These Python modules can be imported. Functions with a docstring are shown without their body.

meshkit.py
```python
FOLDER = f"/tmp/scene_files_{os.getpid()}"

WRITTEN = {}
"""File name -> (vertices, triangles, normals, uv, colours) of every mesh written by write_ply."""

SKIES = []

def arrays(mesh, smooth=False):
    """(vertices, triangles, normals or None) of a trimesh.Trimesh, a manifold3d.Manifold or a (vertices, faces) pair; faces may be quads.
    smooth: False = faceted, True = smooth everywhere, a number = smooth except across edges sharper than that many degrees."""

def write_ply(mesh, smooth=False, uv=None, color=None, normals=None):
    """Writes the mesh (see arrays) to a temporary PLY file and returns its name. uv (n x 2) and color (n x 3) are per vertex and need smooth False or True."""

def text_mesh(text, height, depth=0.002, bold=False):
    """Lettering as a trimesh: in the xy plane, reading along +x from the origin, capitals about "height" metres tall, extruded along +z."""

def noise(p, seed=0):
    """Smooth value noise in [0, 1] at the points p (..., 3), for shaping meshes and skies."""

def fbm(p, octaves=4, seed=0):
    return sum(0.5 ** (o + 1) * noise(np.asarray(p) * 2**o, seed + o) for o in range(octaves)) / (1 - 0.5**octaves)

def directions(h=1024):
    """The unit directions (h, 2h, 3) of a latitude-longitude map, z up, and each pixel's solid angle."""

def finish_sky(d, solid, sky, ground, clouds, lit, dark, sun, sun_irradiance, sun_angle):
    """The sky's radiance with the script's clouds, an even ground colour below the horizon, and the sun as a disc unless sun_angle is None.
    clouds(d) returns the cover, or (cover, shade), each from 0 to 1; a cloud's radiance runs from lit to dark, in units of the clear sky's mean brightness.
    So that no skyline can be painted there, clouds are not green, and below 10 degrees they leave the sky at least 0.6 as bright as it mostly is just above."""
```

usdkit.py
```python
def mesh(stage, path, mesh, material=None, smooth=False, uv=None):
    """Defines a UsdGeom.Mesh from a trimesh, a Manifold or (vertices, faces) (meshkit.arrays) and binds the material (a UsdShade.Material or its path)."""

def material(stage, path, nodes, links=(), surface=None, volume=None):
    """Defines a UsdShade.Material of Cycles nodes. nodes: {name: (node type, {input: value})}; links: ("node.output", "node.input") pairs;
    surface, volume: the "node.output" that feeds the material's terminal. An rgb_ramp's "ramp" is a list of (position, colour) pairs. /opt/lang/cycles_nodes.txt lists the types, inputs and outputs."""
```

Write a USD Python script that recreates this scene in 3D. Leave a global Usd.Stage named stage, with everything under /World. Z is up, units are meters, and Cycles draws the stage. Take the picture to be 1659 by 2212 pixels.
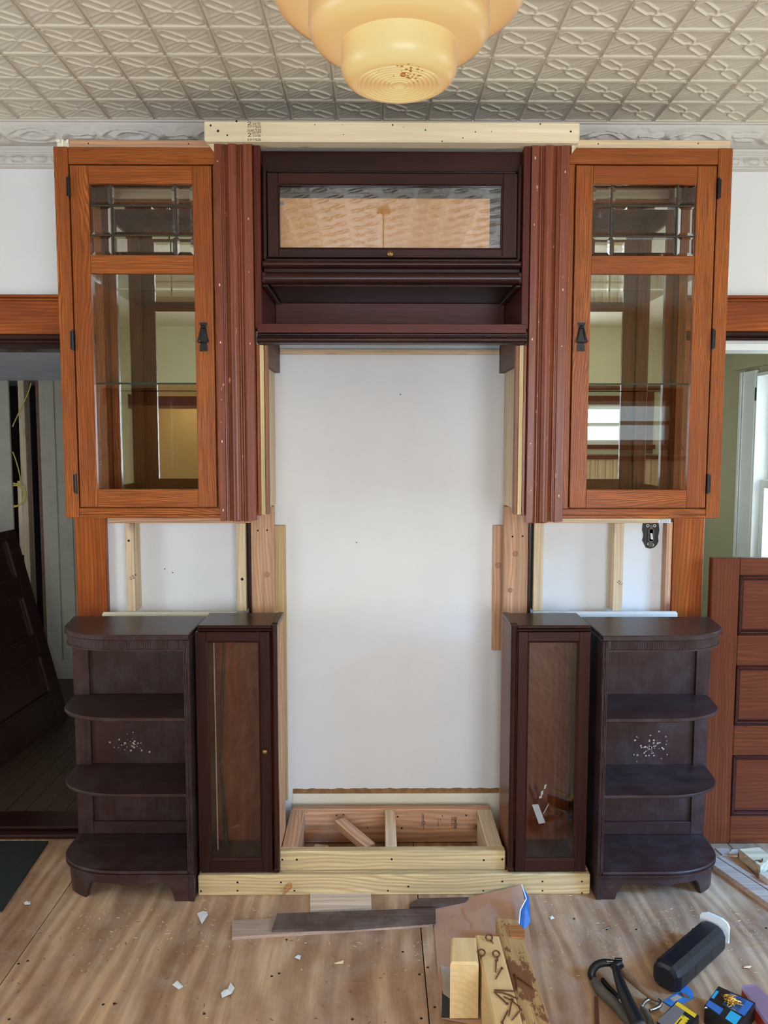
import math, random
import numpy as np, trimesh, usdkit, meshkit
import manifold3d as m3
from shapely.geometry import Polygon
from pxr import Usd, UsdGeom, UsdLux, UsdShade, Gf, Sdf
from trimesh.transformations import rotation_matrix as rotm, translation_matrix as trm

stage = Usd.Stage.CreateInMemory()
UsdGeom.SetStageUpAxis(stage, 'Z'); UsdGeom.SetStageMetersPerUnit(stage, 1.0)
UsdGeom.Xform.Define(stage, '/World'); UsdGeom.Scope.Define(stage, '/World/Looks')
rnd = random.Random(7); nrng = np.random.default_rng(11)
PI = math.pi

# ---------------------------------------------------------------- camera
F, PITCH, YAW, ROLL, EYE = 1754.5, math.radians(5.01), math.radians(.53), math.radians(.05), 1.70
CAM = np.array([0.0, -3.394, EYE])
_cp, _sp, _cy, _sy = math.cos(PITCH), math.sin(PITCH), math.cos(YAW), math.sin(YAW)
FW = np.array([_sy*_cp, _cy*_cp, -_sp]); _r = np.array([_cy, -_sy, 0.0]); _u = np.cross(_r, FW)
RT = math.cos(ROLL)*_r + math.sin(ROLL)*_u; UP = -math.sin(ROLL)*_r + math.cos(ROLL)*_u
cam = UsdGeom.Camera.Define(stage, '/World/camera')
M = np.eye(4); M[0, :3], M[1, :3], M[2, :3], M[3, :3] = RT, UP, -FW, CAM
cam.AddTransformOp().Set(Gf.Matrix4d(M.tolist()))
cam.CreateHorizontalApertureAttr(36.0); cam.CreateVerticalApertureAttr(48.0); cam.CreateFocalLengthAttr(36.0*F/1659)
cam.CreateClippingRangeAttr(Gf.Vec2f(.05, 200))
cam.CreateExposureAttr(EXPOSURE := -0.18)

# ---------------------------------------------------------------- sky and daylight
dome = UsdLux.DomeLight.Define(stage, '/World/sky'); dome.CreateColorAttr(Gf.Vec3f(.74, .90, 1.0)); dome.CreateIntensityAttr(1.15)
def daylight(name, w, h, pos, axis, color, power):                 # daylight standing in a window opening
    l = UsdLux.RectLight.Define(stage, '/World/'+name); l.CreateWidthAttr(w); l.CreateHeightAttr(h)
    l.CreateColorAttr(Gf.Vec3f(*color)); l.CreateIntensityAttr(power)
    x = UsdGeom.Xformable(l.GetPrim()); x.AddTranslateOp().Set(Gf.Vec3d(*pos))
    if axis == 'y': x.AddRotateXOp().Set(90)                         # shines along +y
    if axis == '-x': x.AddRotateYOp().Set(90)                        # shines along -x
    if axis == 'sky': x.AddRotateYOp().Set(60)                       # blue sky above the trees, shining down through the right window
    if axis == 'x': x.AddRotateYOp().Set(-90)
DAY = (.89, .915, 1.04)
daylight('daylight_front', 1.06, 1.66, (-.15, -5.78, 1.5), 'y', DAY, 15)
daylight('daylight_front_001', 1.16, 1.66, (1.3, -5.78, 1.5), 'y', DAY, 19)
daylight('daylight_side', 1.16, 1.5, (3.29, -1.9, 1.5), '-x', (.86, .96, .80), 4)
daylight('sky_side', 3.2, 3.8, (6.9, -5.3, 5.3), 'sky', (.10, .43, 1.0), 100)
daylight('daylight_kitchen', 1.0, 1.3, (2.40, .76, 1.45), '-x', (.78, .93, 1.0), 3.4)
daylight('daylight_kitchen_001', .8, 1.2, (.93, 1.6, 1.5), 'x', (.86, .93, 1.0), 1.3)
daylight('daylight_side_001', 1.16, 1.5, (-3.29, -2.3, 1.5), 'x', (.70, .84, 1.0), 6)

# ---------------------------------------------------------------- helpers
def ray(px, py): return FW + (px-829.5)/F*RT + (1106-py)/F*UP
def at(px, py, Y):                                                  # the point of the plane y = Y that a pixel looks at
    d = ray(px, py); return CAM + d*((Y-CAM[1])/d[1])
def XX(px, py, Y): return float(at(px, py, Y)[0])
def ZZ(px, py, Y): return float(at(px, py, Y)[2])
def XA(p, py, q, qy, Y): return (XX(p, py, Y)+XX(q, qy, Y))/2
def fl(px, py, Z=0.0):                                              # the point of the level z = Z that a pixel looks at
    d = ray(px, py); return CAM + d*((Z-CAM[2])/d[2])
def s2l(*c):
    return tuple(((v/255+.055)/1.055)**2.4 if v > 10 else v/255/12.92 for v in c)

CLASS = {}
def _name(parent, name):
    p = parent+'/'+name; k = 0
    while stage.GetPrimAtPath(p):
        k += 1; p = f'{parent}/{name}_{k:03d}'
    return p
ORI = {}
def _tag(prim, label=None, cat=None, group=None, kind=None):
    for k, v in (('label', label), ('category', cat), ('group', group), ('kind', kind)):
        if v: prim.SetCustomDataByKey(k, v)
def thing(name, label, cat, loc=(0, 0, 0), rot=None, group=None, kind=None):
    p = _name('/World', name); x = UsdGeom.Xform.Define(stage, p)
    T = trm(loc) if rot is None else trm(loc) @ rot
    x.AddTransformOp().Set(Gf.Matrix4d(T.T.tolist()))
    ORI[p] = T; _tag(x.GetPrim(), label, cat, group, kind); return p
def struct(name, label, cat, loc=(0, 0, 0)): return thing(name, label, cat, loc, kind='structure')
def TM(m):
    if hasattr(m, 'to_mesh'):
        a = m.to_mesh(); return trimesh.Trimesh(a.vert_properties[:, :3], a.tri_verts, process=False)
    return m
def cat_(*ms):
    l = []
    for m in ms: l += [TM(k) for k in m] if isinstance(m, (list, tuple)) else [TM(m)]
    return trimesh.util.concatenate(l)
def part(parent, name, mesh, mat, label=None, smooth=False, local=False, kind=None):
    mesh = cat_(mesh) if isinstance(mesh, (list, tuple)) else TM(mesh)
    root = '/'.join(parent.split('/')[:3])
    if not local: mesh = mesh.copy(); mesh.apply_transform(np.linalg.inv(ORI[root]))
    p = _name(parent, name)
    usdkit.mesh(stage, p, mesh, MAT[mat], smooth); _tag(stage.GetPrimAtPath(p), label=label, kind=kind); return p
def solo(name, label, cat, mesh, mat, smooth=False, group=None, kind=None, local=False, T=None):
    mesh = cat_(mesh) if isinstance(mesh, (list, tuple)) else TM(mesh)
    p = _name('/World', name)
    if T is None:
        b = mesh.bounds; T = trm([(b[0, 0]+b[1, 0])/2, (b[0, 1]+b[1, 1])/2, b[0, 2]])
    mesh = mesh.copy()
    if not local: mesh.apply_transform(np.linalg.inv(T))
    m = usdkit.mesh(stage, p, mesh, MAT[mat], smooth); m.AddTransformOp().Set(Gf.Matrix4d(np.asarray(T).T.tolist()))
    ORI[p] = np.asarray(T); _tag(m.GetPrim(), label, cat, group, kind); return p

_S = np.array([[i, j, k] for i in (0, 1) for j in (0, 1) for k in (0, 1)], float)
def bx(x0, x1, y0, y1, z0, z1, b=.0015):
    lo = np.minimum([x0, y0, z0], [x1, y1, z1]); hi = np.maximum([x0, y0, z0], [x1, y1, z1])
    b = min(b, .3*float((hi-lo).min()))
    if b <= 0: return trimesh.creation.box(bounds=[lo, hi])
    v = []
    for s in _S:
        c = np.where(s > 0, hi, lo); d = np.where(s > 0, -b, b)
        for k in range(3):
            q = c + d; q[k] = c[k]; v.append(q)
    return trimesh.Trimesh(v).convex_hull
def hull(pts): return trimesh.Trimesh(np.asarray(pts, float)).convex_hull
def prism(poly, axis, a, b):
    """poly in the two other axes (x: (y,z), y: (x,z), z: (x,y)), extruded from a to b along axis."""
    pg = poly if isinstance(poly, Polygon) else Polygon(poly)
    m = trimesh.creation.extrude_polygon(pg, b-a)
    v = m.vertices.copy(); v[:, 2] += a
    o = np.empty_like(v)
    if axis == 'z': o = v
    elif axis == 'x': o[:, 1], o[:, 2], o[:, 0] = v[:, 0], v[:, 1], v[:, 2]
    else: o[:, 0], o[:, 2], o[:, 1] = v[:, 0], v[:, 1], v[:, 2]
    m = trimesh.Trimesh(o, m.faces, process=False)
    if m.volume < 0: m.invert()
    return m
def lathe(prof, n=64): return trimesh.creation.revolve(np.asarray(prof, float), sections=n)
def tube(pts, r, n=10):
    p = np.asarray(pts, float); t = np.gradient(p, axis=0); t /= np.linalg.norm(t, axis=1, keepdims=True)+1e-12
    a = np.cross(t[0], [0, 0, 1.0]); a = a if np.linalg.norm(a) > .1 else np.cross(t[0], [1.0, 0, 0])
    A = []
    for k in range(len(p)):
        a = a - t[k]*(a @ t[k]); a = a/np.linalg.norm(a); A.append(a)
    A = np.array(A); B = np.cross(t, A); g = np.arange(n)*2*PI/n
    rr = np.broadcast_to(r, (len(p),))
    v = p[:, None]+rr[:, None, None]*(np.cos(g)[None, :, None]*A[:, None]+np.sin(g)[None, :, None]*B[:, None])
    f = []
    for i in range(len(p)-1):
        for j in range(n):
            q = [i*n+j, i*n+(j+1) % n, (i+1)*n+(j+1) % n, (i+1)*n+j]; f += [[q[0], q[1], q[2]], [q[0], q[2], q[3]]]
    v = v.reshape(-1, 3); c0, c1 = len(v), len(v)+1; v = np.vstack([v, p[0], p[-1]])
    for j in range(n): f += [[c0, (j+1) % n, j], [c1, (len(p)-1)*n+j, (len(p)-1)*n+(j+1) % n]]
    return trimesh.Trimesh(v, f, process=False)
def grid(fun, nu, nv):
    u, v = np.meshgrid(np.linspace(0, 1, nu+1), np.linspace(0, 1, nv+1), indexing='ij')
    p = fun(u.ravel(), v.ravel()); i, j = np.meshgrid(np.arange(nu), np.arange(nv), indexing='ij')
    q = np.stack([i*(nv+1)+j, (i+1)*(nv+1)+j, (i+1)*(nv+1)+j+1, i*(nv+1)+j+1], -1).reshape(-1, 4)
    return trimesh.Trimesh(p, np.vstack([q[:, [0, 1, 2]], q[:, [0, 2, 3]]]), process=False)
def move(m, v): m = m.copy(); m.apply_translation(v); return m
def xf(m, T): m = m.copy(); m.apply_transform(T); return m
def rod(a, b, r, n=10): return tube([a, (np.asarray(a)+np.asarray(b))/2, b], r, n)
def text(s, h, origin, ex, ey, depth=.0006, bold=False, center=False):
    m = meshkit.text_mesh(s, h, depth, bold)
    v = np.array(m.vertices)
    if center: v[:, 0] -= v[:, 0].mean()
    ex, ey = np.asarray(ex, float), np.asarray(ey, float)
    T = np.eye(4); T[:3, 0], T[:3, 1], T[:3, 2], T[:3, 3] = ex, ey, np.cross(ex, ey), origin
    return xf(trimesh.Trimesh(v, m.faces, process=False), T)

# ---------------------------------------------------------------- materials
MAT, SPEC = {}, {}
def mat(name, nodes, links, surface='p.BSDF', volume=None):
    MAT[name] = usdkit.material(stage, '/World/Looks/'+name, nodes, links, surface, volume); return name
def plain(name, col, rough=.5, metal=0.0, spec=.5, noise=.0, nscale=20, bump=0.0, **kw):
    n = {'p': ('principled_bsdf', dict(base_color=col, roughness=rough, metallic=metal, specular_ior_level=spec, **kw))}; l = []
    if noise or bump:
        n['t'] = ('texture_coordinate', {}); n['n'] = ('noise_texture', {'scale': nscale, 'detail': 5, 'roughness': .65}); l.append(('t.object', 'n.vector'))
    if noise:
        n['r'] = ('rgb_ramp', {'ramp': [(.3, tuple(c*(1-noise) for c in col)), (.7, tuple(min(1, c*(1+noise*.6)) for c in col))]})
        l += [('n.fac', 'r.fac'), ('r.color', 'p.base_color')]
    if bump:
        n['b'] = ('bump', {'strength': bump, 'distance': .003}); l += [('n.fac', 'b.height'), ('b.normal', 'p.normal')]
    return mat(name, n, l)
def wood(name, axis, light, dark, period=.009, ring=.7, fib=.3, stain=None, stain_amt=.5, rough=.5, stretch=.05, bump=.15, spec=.5,
         wear=None, wear_at=.70, wear_scale=22, dist=1.5, warp=.10, warp_along=1.1, warp_across=5.0, off=.03, knots=None, streak=.22, dust=None):
    k = 'xyz'.index(axis)
    def sc(along, across): return tuple(along if i == k else across for i in range(3))
    n = {'t': ('texture_coordinate', {}), 'oi': ('object_info', {}),
         'o1': ('vector_math', {'math_type': 'scale', 'vector1': tuple(9.3 if i == k else (.11 if i == (k+1) % 3 else .07) for i in range(3))}),
         'o2': ('vector_math', {'math_type': 'add'}),
         'm0': ('mapping', {'scale': sc(warp_along, warp_across)}), 'wn0': ('noise_texture', {'scale': 1.0, 'detail': 2.5, 'roughness': .55}),
         'ws': ('vector_math', {'math_type': 'subtract', 'vector2': (.5, .5, .5)}), 'wm': ('vector_math', {'math_type': 'multiply', 'vector2': sc(0.0, warp)}), 'wa': ('vector_math', {'math_type': 'add'}),
         'm1': ('mapping', {'scale': sc(stretch, 1.0), 'location': tuple(0 if i == k else off for i in range(3))}),
         'w': ('wave_texture', {'wave_type': 'rings', 'rings_direction': axis, 'scale': .314/period, 'distortion': dist, 'detail': 2.0, 'detail_scale': .3, 'detail_roughness': .55}),
         'rv': ('mix', {'mix_type': 'multiply', 'fac': .8}), 'rr': ('rgb_ramp', {'ramp': [(.32, (.15,)*3), (.62, (1.0,)*3)]}),
         'm2': ('mapping', {'scale': sc(9.0, 420.0)}), 'f': ('noise_texture', {'scale': 1.0, 'detail': 2.0}),
         'm3': ('mapping', {'scale': sc(1.4, 55.0)}), 's': ('noise_texture', {'scale': 1.0, 'detail': 3.0}),
         'r1': ('rgb_ramp', {'ramp': [(0.0, (ring,)*3), (.35, (ring*.55,)*3), (.8, (0.0,)*3), (1.0, (0.0,)*3)]}),
         'c1': ('mix', {'mix_type': 'mix', 'color1': light, 'color2': dark}),
         'r2': ('rgb_ramp', {'ramp': [(.3, (1-streak*1.5,)*3), (.7, (1+streak*.5,)*3)]}),
         'c2': ('mix', {'mix_type': 'multiply', 'fac': 1.0}),
         'r3': ('rgb_ramp', {'ramp': [(.35, (1-fib,)*3), (.6, (1.0,)*3)]}),
         'c3': ('mix', {'mix_type': 'multiply', 'fac': 1.0}),
         'p': ('principled_bsdf', {'roughness': rough, 'specular_ior_level': spec})}
    l = [('oi.random', 'o1.scale'), ('t.object', 'o2.vector1'), ('o1.vector', 'o2.vector2'), ('o2.vector', 'm0.vector'), ('m0.vector', 'wn0.vector'), ('wn0.color', 'ws.vector1'), ('ws.vector', 'wm.vector1'), ('o2.vector', 'wa.vector1'), ('wm.vector', 'wa.vector2'), ('wa.vector', 'm1.vector'), ('m1.vector', 'w.vector'), ('r1.color', 'rv.color1'), ('s.fac', 'rr.fac'), ('rr.color', 'rv.color2'),
         ('o2.vector', 'm2.vector'), ('m2.vector', 'f.vector'), ('o2.vector', 'm3.vector'), ('m3.vector', 's.vector'),
         ('w.fac', 'r1.fac'), ('rv.color', 'c1.fac'), ('s.fac', 'r2.fac'), ('c1.color', 'c2.color1'), ('r2.color', 'c2.color2'),
         ('f.fac', 'r3.fac'), ('c2.color', 'c3.color1'), ('r3.color', 'c3.color2')]
    last = 'c3.color'
    if stain:
        n['m4'] = ('mapping', {'scale': sc(1.6, 6.0)}); n['sn'] = ('noise_texture', {'scale': 1.0, 'detail': 4.0, 'roughness': .6})
        n['r4'] = ('rgb_ramp', {'ramp': [(.40, (0, 0, 0)), (.66, (stain_amt,)*3)]}); n['c4'] = ('mix', {'mix_type': 'mix', 'color2': stain})
        l += [('o2.vector', 'm4.vector'), ('m4.vector', 'sn.vector'), ('sn.fac', 'r4.fac'), ('r4.color', 'c4.fac'), (last, 'c4.color1')]; last = 'c4.color'
    if knots:
        n['m6'] = ('mapping', {'scale': sc(.45, 1.0)}); n['kv'] = ('voronoi_texture', {'scale': knots[1], 'feature': 'f1'})
        n['r6'] = ('rgb_ramp', {'ramp': [(0.0, (1, 1, 1)), (knots[2]*.6, (.9, .9, .9)), (knots[2], (.35, .35, .35)), (knots[2]*1.7, (0, 0, 0))]})
        n['c6'] = ('mix', {'mix_type': 'mix', 'color2': knots[0]})
        l += [('o2.vector', 'm6.vector'), ('m6.vector', 'kv.vector'), ('kv.distance', 'r6.fac'), ('r6.color', 'c6.fac'), (last, 'c6.color1')]; last = 'c6.color'
    if wear:
        n['m5'] = ('mapping', {'scale': sc(.45, 1.0)}); n['wn'] = ('noise_texture', {'scale': wear_scale, 'detail': 6.0, 'roughness': .7})
        n['r5'] = ('rgb_ramp', {'ramp': [(wear_at, (0, 0, 0)), (wear_at+.02, (.85,)*3)]}); n['c5'] = ('mix', {'mix_type': 'mix', 'color2': wear})
        l += [('o2.vector', 'm5.vector'), ('m5.vector', 'wn.vector'), ('wn.fac', 'r5.fac'), ('r5.color', 'c5.fac'), (last, 'c5.color1')]; last = 'c5.color'
    if dust:
        n['dn'] = ('noise_texture', {'scale': 9.0, 'detail': 6.0, 'roughness': .7}); n['r7'] = ('rgb_ramp', {'ramp': [(.45, (0, 0, 0)), (.75, (dust[1],)*3)]})
        n['c7'] = ('mix', {'mix_type': 'mix', 'color2': dust[0]})
        l += [('t.object', 'dn.vector'), ('dn.fac', 'r7.fac'), ('r7.color', 'c7.fac'), (last, 'c7.color1')]; last = 'c7.color'
    l.append((last, 'p.base_color'))
    if bump:
        n['b'] = ('bump', {'strength': bump, 'distance': .002}); l += [('f.fac', 'b.height'), ('b.normal', 'p.normal')]
    SPEC[name] = (n, l)
    return None if name == 'plywood_y' else mat(name, n, l)

for ax in 'xyz':
    wood('red_mahogany_'+ax, ax, s2l(98, 43, 32), s2l(62, 26, 20), period=.014, ring=.5, fib=.2, rough=.28, spec=.2, bump=.05, stain=s2l(76, 36, 30), stain_amt=.5, wear=s2l(160, 112, 90), wear_at=.76, wear_scale=30)
    wood('oak_'+ax, ax, s2l(184, 103, 45), s2l(96, 46, 17), period=.0042, ring=.75, fib=.45, rough=.36, spec=.28, stain=s2l(124, 58, 24), stain_amt=.6)
    wood('mahogany_'+ax, ax, s2l(50, 26, 22), s2l(29, 16, 15), period=.014, ring=.5, fib=.2, rough=.28, spec=.24, bump=.05, stain=s2l(70, 32, 25), stain_amt=.45, wear=s2l(150, 104, 84), wear_at=.745, wear_scale=30)
    wood('dusty_mahogany_'+ax, ax, s2l(56, 35, 33), s2l(36, 22, 22), period=.014, ring=.45, fib=.22, rough=.36, spec=.42, bump=.06, stain=s2l(68, 38, 33), stain_amt=.5, wear=s2l(150, 112, 96), wear_at=.74, wear_scale=34, dust=(s2l(120, 116, 122), .16))
    wood('pine_'+ax, ax, s2l(230, 204, 168), s2l(206, 168, 126), period=.013, ring=.38, fib=.12, rough=.62, bump=.05, knots=(s2l(110, 66, 36), 7.0, .09))
    wood('pale_pine_'+ax, ax, s2l(238, 222, 188), s2l(222, 196, 154), period=.022, ring=.3, fib=.06, rough=.55, bump=.03, streak=.08, knots=(s2l(170, 120, 70), 7.0, .06))
    wood('pink_pine_'+ax, ax, s2l(216, 168, 132), s2l(182, 122, 84), period=.012, ring=.65, fib=.14, rough=.62, bump=.05, knots=(s2l(120, 66, 40), 6.0, .1))
    wood('treated_pine_'+ax, ax, s2l(216, 188, 138), s2l(160, 126, 80), period=.013, ring=.6, fib=.12, rough=.65, bump=.06, warp=.14, knots=(s2l(96, 74, 48), 6.0, .06), stain=s2l(196, 166, 120), stain_amt=.5)
    wood('casing_'+ax, ax, s2l(182, 96, 38), s2l(122, 52, 16), period=.016, ring=.6, fib=.22, rough=.3, spec=.3, bump=.05, stain=s2l(112, 48, 26), stain_amt=.75, wear=s2l(206, 150, 96), wear_at=.76)
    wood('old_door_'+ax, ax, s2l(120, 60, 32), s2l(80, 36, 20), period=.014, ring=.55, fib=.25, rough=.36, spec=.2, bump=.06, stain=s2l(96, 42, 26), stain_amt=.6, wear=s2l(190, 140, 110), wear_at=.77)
    wood('weathered_'+ax, ax, s2l(196, 172, 156), s2l(158, 130, 116), period=.012, ring=.5, fib=.25, rough=.7, bump=.1, stain=s2l(176, 140, 122), stain_amt=.5)
wood('pilaster_z', 'z', s2l(142, 76, 50), s2l(104, 46, 30), period=.012, ring=.5, fib=.2, rough=.33, spec=.35, bump=.06, stain=s2l(100, 48, 38), stain_amt=.6, wear=s2l(206, 150, 110), wear_at=.655, wear_scale=34)
wood('old_wood_y', 'y', s2l(112, 74, 52), s2l(78, 48, 34), period=.012, ring=.5, fib=.3, rough=.55, stain=s2l(90, 56, 42))
wood('stained_edge_z', 'z', s2l(150, 96, 60), s2l(112, 64, 38), period=.012, ring=.5, fib=.3, rough=.5)
wood('bevel_pine_z', 'z', s2l(226, 204, 150), s2l(200, 170, 112), period=.02, ring=.4, fib=.1, rough=.6)
wood('amber_lumber_y', 'y', s2l(230, 198, 144), s2l(210, 168, 110), period=.02, ring=.35, streak=.07, fib=.06, rough=.5, stain=s2l(206, 160, 104), stain_amt=.4, knots=(s2l(150, 96, 50), 6.0, .07))
wood('rough_lumber_y', 'y', s2l(206, 170, 112), s2l(160, 118, 70), period=.014, ring=.6, fib=.3, rough=.7, bump=.2, wear=s2l(112, 58, 32), wear_at=.56, wear_scale=12, stain=s2l(170, 126, 74))
wood('dark_plank_x', 'x', s2l(92, 68, 60), s2l(62, 46, 42), period=.014, ring=.4, fib=.35, rough=.6, bump=.2, dust=(s2l(150, 140, 140), .35))
wood('white_wash_x', 'x', s2l(222, 202, 182), s2l(196, 164, 134), period=.018, ring=.6, fib=.12, rough=.65, stain=s2l(206, 176, 150))
wood('cedar_chip_x', 'x', s2l(190, 124, 70), s2l(150, 86, 44), period=.01, ring=.5, fib=.3, rough=.7)
wood('hall_floor_y', 'y', s2l(86, 66, 50), s2l(52, 38, 30), period=.014, ring=.5, fib=.4, rough=.5, bump=.1)
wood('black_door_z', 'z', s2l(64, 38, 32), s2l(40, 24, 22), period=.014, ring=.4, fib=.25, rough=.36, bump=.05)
wood('plywood_y', 'y', s2l(208, 170, 132), s2l(132, 86, 60), period=.055, ring=.62, fib=.16, rough=.66, bump=.08, stretch=.12, dist=2.0, warp=.34, warp_along=.7, warp_across=2.6, off=.22,
     stain=s2l(128, 88, 64), stain_amt=.8, knots=(s2l(140, 104, 80), 2.4, .07), streak=.14, dust=(s2l(200, 186, 176), .3))
def plywood():
    spots = [(fl(1435, 2000), .055), (fl(1298, 2030), .045), (fl(1622, 2012), .045), (fl(28, 2036), .055)]
    nodes, links = SPEC['plywood_y']
    last = [a for a, b in links if b == 'p.base_color'][0]; links = [l for l in links if l[1] != 'p.base_color']
    nodes['kn'] = ('noise_texture', {'scale': 14.0, 'detail': 2.0}); links.append(('t.object', 'kn.vector'))
    nodes['ko'] = ('vector_math', {'math_type': 'scale', 'scale': .085}); links.append(('kn.color', 'ko.vector1'))
    nodes['ka'] = ('vector_math', {'math_type': 'add'}); links += [('t.object', 'ka.vector1'), ('ko.vector', 'ka.vector2')]
    for i, (c, r) in enumerate(spots):
        nodes[f'k{i}s'] = ('vector_math', {'math_type': 'subtract', 'vector2': (c[0]+.042, c[1]+.042, .042)})
        nodes[f'k{i}m'] = ('vector_math', {'math_type': 'multiply', 'vector2': (1.0, .62, 0.0)})
        nodes[f'k{i}l'] = ('vector_math', {'math_type': 'length'})
        nodes[f'k{i}f'] = ('math', {'math_type': 'multiply', 'value2': 1/(2.6*r)})
        ramp = [(0, (.5,)*3), (.06, (.4,)*3)]
        for q in range(6): ramp += [(.10+.12*q, (.08,)*3), (.155+.12*q, (.40-.055*q,)*3), (.19+.12*q, (.06,)*3)]
        nodes[f'k{i}r'] = ('rgb_ramp', {'ramp': ramp+[(1, (0, 0, 0))]})
        nodes[f'k{i}c'] = ('mix', {'mix_type': 'mix', 'color2': s2l(118, 82, 64)})
        links += [('ka.vector', f'k{i}s.vector1'), (f'k{i}s.vector', f'k{i}m.vector1'), (f'k{i}m.vector', f'k{i}l.vector1'), (f'k{i}l.value', f'k{i}f.value1'), (f'k{i}f.value', f'k{i}r.fac'), (f'k{i}r.color', f'k{i}c.fac'), (last, f'k{i}c.color1')]
        last = f'k{i}c.color'
    return mat('plywood_y', nodes, links+[(last, 'p.base_color')])
plywood()
plain('drywall', s2l(226, 226, 226), .7, noise=.035, nscale=3, bump=.05)
plain('drywall_edge', s2l(150, 110, 70), .8, noise=.5, nscale=30)
plain('ceiling_tin', s2l(224, 214, 195), .42, noise=.05, nscale=6)
plain('cornice_paint', s2l(208, 202, 194), .5, noise=.05, nscale=8)
plain('olive_paint', s2l(184, 178, 146), .6, noise=.04, nscale=3)
plain('green_paint', s2l(230, 225, 192), .6, noise=.04, nscale=3)
plain('white_paint', s2l(236, 238, 236), .4, noise=.03, nscale=8)
plain('cream_paint', s2l(236, 228, 208), .45, noise=.04, nscale=10)
plain('grey_paint', s2l(182, 174, 154), .5, noise=.12, nscale=10)
plain('hall_ceiling', s2l(196, 196, 200), .6, noise=.12, nscale=7)
plain('dark_void', s2l(44, 22, 22), .7)
plain('lath', s2l(120, 90, 66), .8, noise=.3, nscale=30)
plain('black_iron', s2l(40, 39, 38), .42, metal=.6, noise=.2, nscale=90)
plain('brass', s2l(150, 118, 74), .35, metal=.9)
plain('bright_brass', s2l(236, 196, 110), .25, metal=1.0)
plain('steel', s2l(190, 190, 194), .25, metal=1.0)
plain('rusty_steel', s2l(120, 84, 62), .5, metal=.7, noise=.4, nscale=200)
plain('lead', s2l(70, 66, 58), .45, metal=.6)
plain('black_plastic', s2l(17, 21, 29), .36, noise=.2, nscale=300, bump=.25)
plain('grey_rubber', s2l(92, 88, 80), .6, noise=.2, nscale=60)
plain('white_plastic', s2l(222, 232, 244), .35)
plain('blue_tape', s2l(58, 128, 204), .6, noise=.25, nscale=40)
plain('blue_print', s2l(52, 104, 176), .45, noise=.2, nscale=30)
plain('cyan_print', s2l(40, 160, 200), .5)
plain('yellow_print', s2l(226, 186, 40), .5)
plain('grey_print', s2l(112, 106, 108), .5)
plain('black_print', s2l(26, 25, 27), .5)
plain('ink', s2l(74, 58, 44), .8)
plain('kraft_paper', s2l(186, 142, 116), .75, noise=.08, nscale=12)
plain('grey_paper', s2l(176, 160, 150), .7, noise=.1, nscale=14)
plain('white_paper', s2l(228, 230, 234), .6, noise=.04, nscale=30)
plain('red_plastic', s2l(196, 60, 44), .35)
plain('yellow_cable', s2l(216, 190, 90), .5)
plain('rubber_mat', s2l(26, 34, 32), .7, noise=.3, nscale=40, bump=.2)
plain('cardboard', s2l(204, 150, 96), .8, noise=.05, nscale=40)
plain('hole', s2l(40, 28, 20), .9)
plain('siding', s2l(206, 222, 222), .6)
plain('foliage', s2l(120, 160, 80), .7, noise=.4, nscale=6)
plain('warm_wall', s2l(236, 206, 150), .6)
plain('sawdust', s2l(222, 196, 156), .8)
plain('tinted_plastic', s2l(210, 190, 214), .12, transmission_weight=.75, ior=1.35)
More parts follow.
